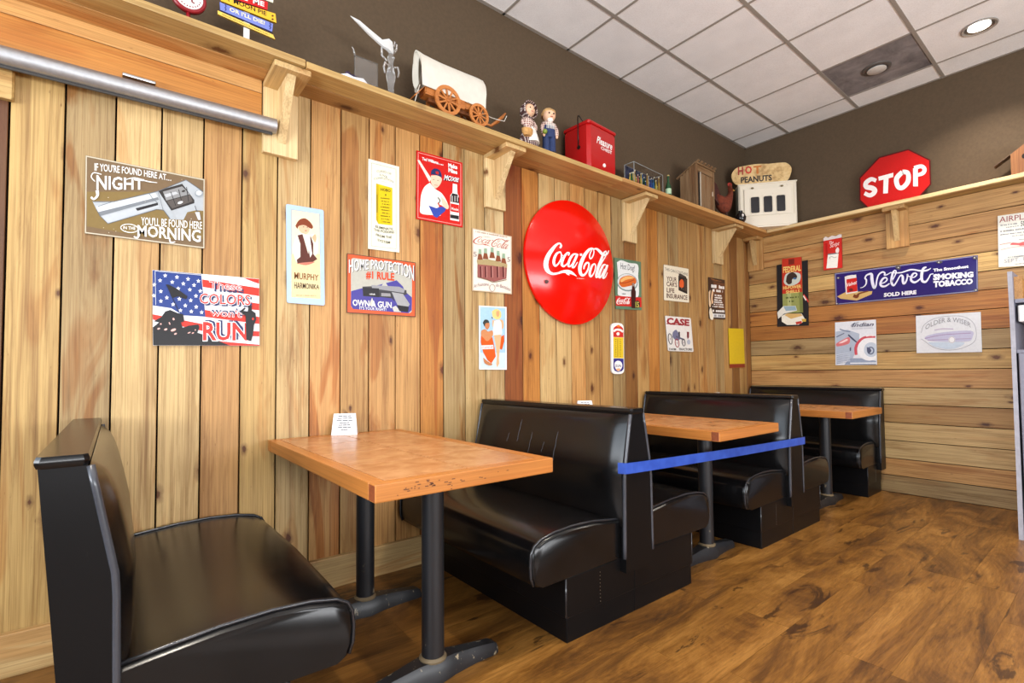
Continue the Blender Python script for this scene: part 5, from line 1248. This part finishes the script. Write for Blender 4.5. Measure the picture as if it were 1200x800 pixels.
hd = obj('head', MB().ball((0, -.004, .262), .045, .042, .044, 16, 10), SKIN, bd, smooth=True); face(hd, (0, -.004, .258), .045)
hm = MB(); rr = []
for k in range(7):
    a = .06+k/6*1.75; rr.append([(.0495*math.sin(a)*math.cos(2*math.pi*j/18), .005+.048*math.sin(a)*math.sin(2*math.pi*j/18), .266+.049*math.cos(a)+(.022 if math.sin(2*math.pi*j/18) < -.55 and k > 4 else 0)) for j in range(18)])
hm.loft(rr, 0, True, False); obj('hair', hm, HAIR, bd, smooth=True)
obj('apple', MB().ball((-.045, -.036, .135), .016), toned('green_apple', 130, 150, 50, .4), bd, smooth=True); obj('beard_scarf', MB().ball((0, -.024, .226), .022, .014, .016, 10, 6), LINEN, bd, smooth=True)

# ---- red metal cooler
REDT = NT('worn_red_tin'); REDT.set(.3, coat=.2)
_w = REDT.noise(REDT.coords((1, 1, 1)), 60, 5, .7); REDT.link(REDT.mix(REDT.ramp(_w, [(.70, (0, 0, 0)), (.74, (.6, .6, .6))]), rgb(178, 16, 18), rgb(226, 120, 108)), REDT.b.inputs['Base Color'])
co = thing('metal_cooler', 'red metal picnic cooler with a wire handle and white lettering', 'cooler', (2.553, -.25, TOP), math.radians(4))
CW, CDp, CHh = .325, .24, .335
obj('body', MB().box(0, CW, 0, CDp, 0, CHh-.022, bev=.022), REDT.m, co, smooth=35)
obj('lid', MB().box(-.002, CW+.002, -.002, CDp+.002, CHh-.0215, CHh, bev=.014), REDT.m, co, smooth=35)
WIRE = toned('dark_wire', 52, 44, 40, .4, metal=.8)
obj('handle', MB().tube([(-.006, .09, .16), (-.009, .09, .30), (-.009, .09, .385), (.0, .09, .392), (.06, .09, .36), (.16, .09, .355)], .004, 8), WIRE, co, smooth=True)
obj('handle_pivot', MB().lathe([(.014, -.001), (.014, -.006), (.002, -.008)], (0, .09, .16), 14, axis=0), WIRE, co, smooth=40)
def flat_text(body, x0, x1, z0, h, y, bold, shear, slope=0.0):
    v, f = text_mesh(body, bold, shear); mb = MB(); mb.add([(x0+(x1-x0)*a, y, z0+h*b+slope*a) for a, b in v], f); return mb
WT = toned('white_lettering', 242, 238, 232, .4)
obj('lettering', flat_text('Pleasure', .085, .27, .19, .052, -.0012, .02, .4), WT, co); obj('lettering', flat_text('CHEST', .135, .265, .158, .022, -.0012, .02, 0), WT, co)
obj('drain_plug', MB().lathe([(.014, 0), (.014, -.006), (.008, -.010), (.002, -.010)], (.17, 0, .048), 14, axis=1), WT, co, smooth=40)

# ---- clear case of little bottles, and a green bottle
CLEAR = bpy.data.materials.new('case_glass'); CLEAR.use_nodes = True; _g = CLEAR.node_tree.nodes['Principled BSDF']; _g.inputs['Transmission Weight'].default_value = 1; _g.inputs['Roughness'].default_value = .0; _g.inputs['IOR'].default_value = 1.1
cs = thing('display_case', 'small clear display case packed with tiny coloured bottles', 'display case', (3.27, -.18, TOP), .06)
obj('base', MB().box(-.205, .205, -.045, .045, 0, .012, bev=.002), toned('case_base', 60, 58, 60, .5), cs)
EDG = toned('case_edge', 150, 156, 156, .25)
for xx in (-.203, .203):
    for yy in (-.043, .043): obj('edge_rod', MB().tube([(xx, yy, .012), (xx, yy, .17)], .0025, 6), EDG, cs)
for yy in (-.043, .043): obj('edge_rod', MB().tube([(-.203, yy, .17), (.203, yy, .17)], .0025, 6), EDG, cs)
for xx in (-.203, .203): obj('edge_rod', MB().tube([(xx, -.043, .17), (xx, .043, .17)], .0025, 6), EDG, cs)
obj('backdrop', MB().box(-.2, .2, .036, .040, .012, .166), toned('case_backdrop', 58, 60, 80, .7, wear=.6, scale=30, spec=.1), cs)
obj('pane', MB().box(-.202, .202, -.0445, -.0435, .012, .169), CLEAR, cs)
rnd = random.Random(3); bc = [(40, 60, 140), (190, 150, 60), (30, 90, 50), (206, 110, 90), (210, 206, 200), (110, 60, 40), (60, 110, 160), (210, 190, 90)]
for q in range(20):
    xx = -.185+q*.0195; h = rnd.uniform(.07, .145); c_ = bc[rnd.randrange(8)]; yy = -.02+.03*(q % 2)
    cn = ('dark blue', 'amber', 'dark green', 'coral', 'whitish', 'brown', 'sky blue', 'yellow')[bc.index(c_)]
    bt = thing('mini_bottle', 'tiny %s bottle inside the clear display case' % cn, 'bottle', tuple(Vector((3.27, -.18, TOP+.012))+Vector((xx, yy, 0))), group='tiny bottles in the display case')
    obj('glass_body', MB().lathe([(.008, 0), (.009, .004), (.009, h*.55), (.0035, h*.72), (.0035, h*.93), (.002, h*.93)], n=10), toned('mini_%d_%d_%d' % c_, *c_, .2), bt, smooth=40)
    obj('cap', MB().lathe([(.0045, h*.92), (.0045, h), (.001, h)], n=10), toned('mini_cap', 226, 220, 190, .4), bt)
gb = thing('green_bottle', 'slim dark green bottle standing beside the clear display case', 'bottle', (3.56, -.205, TOP))
obj('glass_body', MB().lathe([(.022, 0), (.024, .006), (.024, .09), (.010, .135), (.009, .185), (.002, .185)], n=16), toned('green_glass', 18, 66, 34, .12, spec=.7), gb, smooth=40)
obj('paper_label', MB().lathe([(.0246, .03), (.0246, .075)], n=16), toned('bottle_label', 170, 196, 160, .6), gb, smooth=40); obj('crown_cap', MB().lathe([(.011, .183), (.0115, .192), (.002, .193)], n=14), toned('cap_gold', 190, 170, 110, .3, metal=.6), gb, smooth=40)

# ---- wooden outhouse model
GW = wood('weathered_board', 2, rgb(136, 108, 78), knots=False, contrast=1.0, heart=.5); GWX = wood('weathered_board_x', 0, rgb(140, 112, 80), knots=False, contrast=1.0, heart=.4)
oh = thing('toy_outhouse', 'weathered wooden toy outhouse with a plank door and slatted roof', 'model', (3.94, -.225, TOP), .03)
W_, D_, H_ = .31, .15, .385
for q in range(5): obj('side_plank', MB().box(0, .008, q*.03, q*.03+.0285, 0, H_-.012*0-.09*q/5, bev=.001), GW, oh)
for q in range(5): obj('side_plank', MB().box(W_-.008, W_, q*.03, q*.03+.0285, 0, H_-.09*q/5, bev=.001), GW, oh)
obj('back_wall', MB().box(.008, W_-.008, D_-.008, D_, 0, H_-.09), GW, oh)
for xx in (-.004, W_-.026): obj('corner_post', MB().box(xx, xx+.03, -.010, -.0005, 0, H_, bev=.001), GW, oh)
obj('lintel', MB().box(.026, W_-.026, -.008, -.0005, H_-.06, H_-.005, bev=.001), GWX, oh)
dr = obj('door', MB().box(.075, W_-.03, -.004, .003, .01, H_-.065), GW, oh)
for q in range(4): obj('door_plank', MB().box(.075+q*.0515, .075+q*.0515+.049, -.009, -.0042, .01, H_-.068, bev=.001), GW, dr)
PALE = toned('pale_strip', 190, 176, 156, .6)
obj('hinge_strip', MB().box(.066, .0745, -.012, -.0045, .01, H_-.062), PALE, dr); obj('latch', MB().box(.268, .282, -.014, -.0095, .15, .19, bev=.001), PALE, dr)
obj('dark_opening', MB().box(.03, .07, .004, .006, .01, H_-.065), toned('dark_inside', 22, 16, 12, .9), oh)
for q in range(6): obj('roof_slat', MB().prism([(-.035, H_+.018), (D_+.03, H_-.09), (D_+.03, H_-.083), (-.035, H_+.025)], -.012+q*.058, -.012+q*.058+.032, 0), GW, oh)
for zz, yy in ((H_+.004, -.02), (H_-.045, .06)): obj('roof_batten', MB().box(-.01, W_+.01, yy, yy+.012, zz-.006, zz+.004), GWX, oh)

# ---- rust-brown cloth rooster figure and a small dark pot
RU = toned('rust_cloth', 118, 50, 26, .85, wear=.4, scale=40); RUD = toned('dark_rust_cloth', 70, 32, 22, .85, wear=.4, scale=40)
ro = thing('rooster_figure', 'rust-brown folk rooster figure in the shadow between outhouse and white warmer', 'figurine', (4.60, -.13, TOP), -.3)
obj('body', MB().loft([[(x+rx*math.cos(a)*0, ry*math.cos(a), z+rz*math.sin(a)) for a in np.linspace(0, 2*math.pi, 14, endpoint=False)] for x, ry, z, rz in ((-.11, .01, .26, .03), (-.07, .045, .2, .07), (0, .06, .17, .085), (.05, .05, .2, .085), (.08, .036, .27, .06), (.085, .03, .33, .04), (.07, .02, .37, .02))]), RU, ro, smooth=True)
obj('tail', MB().loft([[(-.08, -.02, .16), (-.08, .02, .16), (-.06, .02, .26), (-.06, -.02, .26)], [(-.13, -.015, .22), (-.13, .015, .22), (-.1, .015, .36), (-.1, -.015, .36)], [(-.16, -.006, .3), (-.16, .006, .3), (-.14, .006, .4), (-.14, -.006, .4)]]), RUD, ro, smooth=60)
cm = MB(); [cm.ball((.06+q*.016, 0, .392-.006*abs(q-1)), .012, .006, .018, 8, 6) for q in range(3)]; obj('comb', cm, toned('comb_red', 150, 40, 26, .7), ro, smooth=True)
obj('beak', MB().lathe([(.012, .0), (.002, .03)], (.11, 0, .335), 8, axis=0), toned('beak_yellow', 180, 130, 50), ro)
for yy in (-.025, .025): obj('leg', MB().tube([(.0, yy, .1), (.0, yy, .01)], .008, 8), RUD, ro)
obj('stand', MB().box(-.07, .07, -.055, .055, 0, .012, bev=.003), RUD, ro)
dp = thing('small_dark_jug', 'small black jug with a white patch before the rooster figure', 'jug', (4.72, -.23, TOP))
obj('body', MB().lathe([(.03, 0), (.045, .02), (.05, .05), (.035, .085), (.018, .10), (.02, .115), (.002, .115)], n=16), toned('black_glaze', 26, 22, 22, .2), dp, smooth=50); obj('patch', MB().ball((-.03, -.036, .06), .014, .008, .016, 8, 6), WT, dp, smooth=True)
obj('handle', MB().tube([(.03, 0, .095), (.06, 0, .085), (.062, 0, .05), (.047, 0, .035)], .006, 8), toned('black_glaze', 26, 22, 22), dp, smooth=True)

# ---- white peanut warmer in the corner, with its board on top
fx, fy = 5.062, -.335
dep = float((np.array([fx, fy, 2.7])-CAMP)@_f); mpp = dep/FPX
wv, hv, dv = 63*mpp, 50*mpp+.012, .13
WAR = NT('worn_white_enamel'); WAR.set(.4)
_w = WAR.noise(WAR.coords((1, 1, 1)), 22, 6, .7); WAR.link(WAR.mix(WAR.ramp(_w, [(.66, (0, 0, 0)), (.74, (.7, .7, .7))]), rgb(226, 216, 196), rgb(150, 120, 84)), WAR.b.inputs['Base Color'])
ang = math.atan2(-.62, -.78)-math.radians(-90)       # local -y looks out of the corner
wm = thing('peanut_warmer', 'worn white metal box with three dark windows in the shelf corner', 'box', (fx, fy, TOP), ang)
hw = wv/2
obj('cabinet', MB().box(-hw, hw, .004, dv, 0, hv, bev=.008), WAR.m, wm, smooth=35)
obj('side_skin', MB().box(-hw-.001, -hw, .01, dv-.004, .01, hv-.01), toned('grey_green_side', 150, 150, 136, .6), wm)
fr = obj('front_frame', MB().box(-hw+.012, hw-.012, -.006, .0035, .012, .105, bev=.003), WAR.m, wm)
dr = obj('door', MB().box(-hw+.05, hw-.045, -.010, .0035, .118, hv-.05, bev=.004), WAR.m, wm)
ww = .086; DKG = toned('dark_window', 34, 34, 38, .15)
for q in (-1, 0, 1):
    cxw = q*.118; poly = []
    for sx_, sz_ in ((1, 1), (-1, 1), (-1, -1), (1, -1)):
        a0 = {(1, 1): 0, (-1, 1): 90, (-1, -1): 180, (1, -1): 270}[(sx_, sz_)]
        for k in range(5):
            a = math.radians(a0+k*22.5); poly.append((cxw+sx_*(ww/2-.018)+.018*math.cos(a), .222+sz_*(.084-.018)+.018*math.sin(a)))
    obj('window_pane', MB().prism(poly, -.0115, -.0102, 1), DKG, dr)
    rim = [(p[0], -.012, p[1]) for p in poly]; obj('window_rim', MB().tube(rim, .004, 6, closed=True), WAR.m, dr, smooth=True)
for xx in (-.14, .13): obj('hinge', MB().ball((xx, -.014, hv-.045), .014, .006, .010, 8, 6), toned('brass_hinge', 120, 104, 70, .5, metal=.5), wm, smooth=True)
for xx in (-hw+.02, hw-.02): obj('rivet_strip', MB().box(xx-.006, xx+.006, -.004, .003, .11, hv-.01), WAR.m, wm)
obj('top_lip', MB().box(-hw-.004, hw+.004, -.006, dv+.002, hv-.004, hv+.006, bev=.003), WAR.m, wm)
pn = thing('peanut_sign', 'tan peanut-shaped board lettered hot peanuts on top of the white warmer', 'sign', (fx, fy, TOP+hv+.006), ang)
TAN = NT('tan_board'); TAN.set(.7); _w = TAN.noise(TAN.coords((1, 1, 1)), 16, 5, .65); TAN.link(TAN.ramp(_w, [(.3, rgb(150, 112, 66)), (.5, rgb(206, 172, 116)), (.7, rgb(222, 194, 142))]), TAN.b.inputs['Base Color'])
k_ = mpp; P_ = [(-37, 6), (-38, 14), (-33, 21), (-24, 23), (-10, 24), (2, 23), (14, 23), (22, 22), (27, 16), (26, 8), (22, 1), (12, -.0), (-20, -.0), (-32, 1)]
sp_, _ = smooth_path([(a*k_, b*k_) for a, b in P_]+[(P_[0][0]*k_, P_[0][1]*k_)], 1, 4)
obj('peanut_board', MB().prism([(p[0], max(p[1], .0005)) for p in sp_[:-1]], .02, .034, 1), TAN.m, pn)
for body, x0, x1, z0, h, c_ in (('H', -31, -25, 13, 9, (150, 40, 30)), ('O', -23, -15.5, 13.5, 8.5, (190, 50, 36)), ('T', -14, -5, 12.5, 9, (190, 110, 40)), ('PEANUTS', -28, 6, 3.0, 6.5, (40, 32, 28))):
    obj('lettering', flat_text(body, x0*k_, x1*k_, z0*k_, h*k_, .0192, .035, 0), toned('peanut_%d' % c_[0]+str(c_[1]), *c_), pn)

# ---- stop sign leaning on the back wall
s = Sign('stop_sign', 'red octagonal stop sign with white letters propped on the narrow shelf', 'sign', 'B', (1000, 170), .09372, [(75, 410), (320, 152), (690, 50), (962, 185), (972, 490), (820, 660), (190, 800), (75, 690)], (186, 24, 22), gap=.03, thick=.006, edge=(60, 14, 14))
s.blob((160, 22, 22), [(330, 160), (690, 60), (950, 190), (640, 180)], 'wear') if False else None
for a, b in zip(s.c, s.c[1:]+s.c[:1]): s.stroke((84, 16, 16), [tuple(a*.985+np.array([8, 6])), tuple(b*.985+np.array([8, 6]))], 16, 'rim', 1)
SW = (232, 224, 222)
s.stroke(SW, [(285, 445), (225, 425), (160, 470), (160, 520), (225, 535), (268, 560), (255, 600), (205, 628), (140, 600)], [46, 52, 56, 60, 64, 62, 56, 52, 50], 'lettering')
s.poly(SW, [(312, 395), (500, 345), (500, 398), (440, 415), (432, 600), (372, 606), (378, 430), (318, 445)], 'lettering')
s.stroke(SW, [(613, 335), (540, 420), (560, 520), (620, 528), (685, 450), (680, 350), (613, 335)], [58, 62, 60, 56, 60, 60, 58], 'lettering')
s.stroke(SW, [(776, 290), (778, 515)], 60, 'lettering', 1); s.stroke(SW, [(760, 285), (850, 265), (890, 300), (870, 350), (800, 375)], [48, 50, 52, 50, 40], 'lettering')
s.done()

# ---- birdhouse at the end of the narrow shelf
bh = thing('birdhouse', 'rustic wooden birdhouse with a slanting roof on the narrow shelf', 'birdhouse', (XB-.075, -2.12, TOP))
BW = wood('rustic_pine', 2, rgb(140, 90, 46)); BKD = wood('bark', 1, rgb(96, 74, 52), contrast=1.3)
obj('front_board', MB().prism([(-.08, .0), (.08, 0), (.08, .165), (0, .225), (-.08, .165)], -.05, .05, 0), BW, bh)
for sy_ in (-1, 1): obj('roof_board', MB().prism([(sy_*.0, .229), (sy_*.175, .110), (sy_*.177, .115), (0, .236)], -.02, .05, 0), BKD, bh)
obj('entrance', MB().lathe([(.022, -.0005), (.022, -.002), (.002, -.002)], (-.05, 0, .13), 16, axis=0), toned('dark_inside', 22, 16, 12), bh); obj('perch', MB().tube([(-.05, 0, .08), (-.085, 0, .08)], .004, 8), BW, bh)
lg = MB()
for q in range(6): lg.ball((-.058, -.07+q*.003, .03+q*.026), .012, .016, .014, 8, 6)
obj('bark_trim', lg, BKD, bh, smooth=True)

# ---- tidy up
for o in bpy.data.objects:
    if '_loc' in o.keys(): del o['_loc']
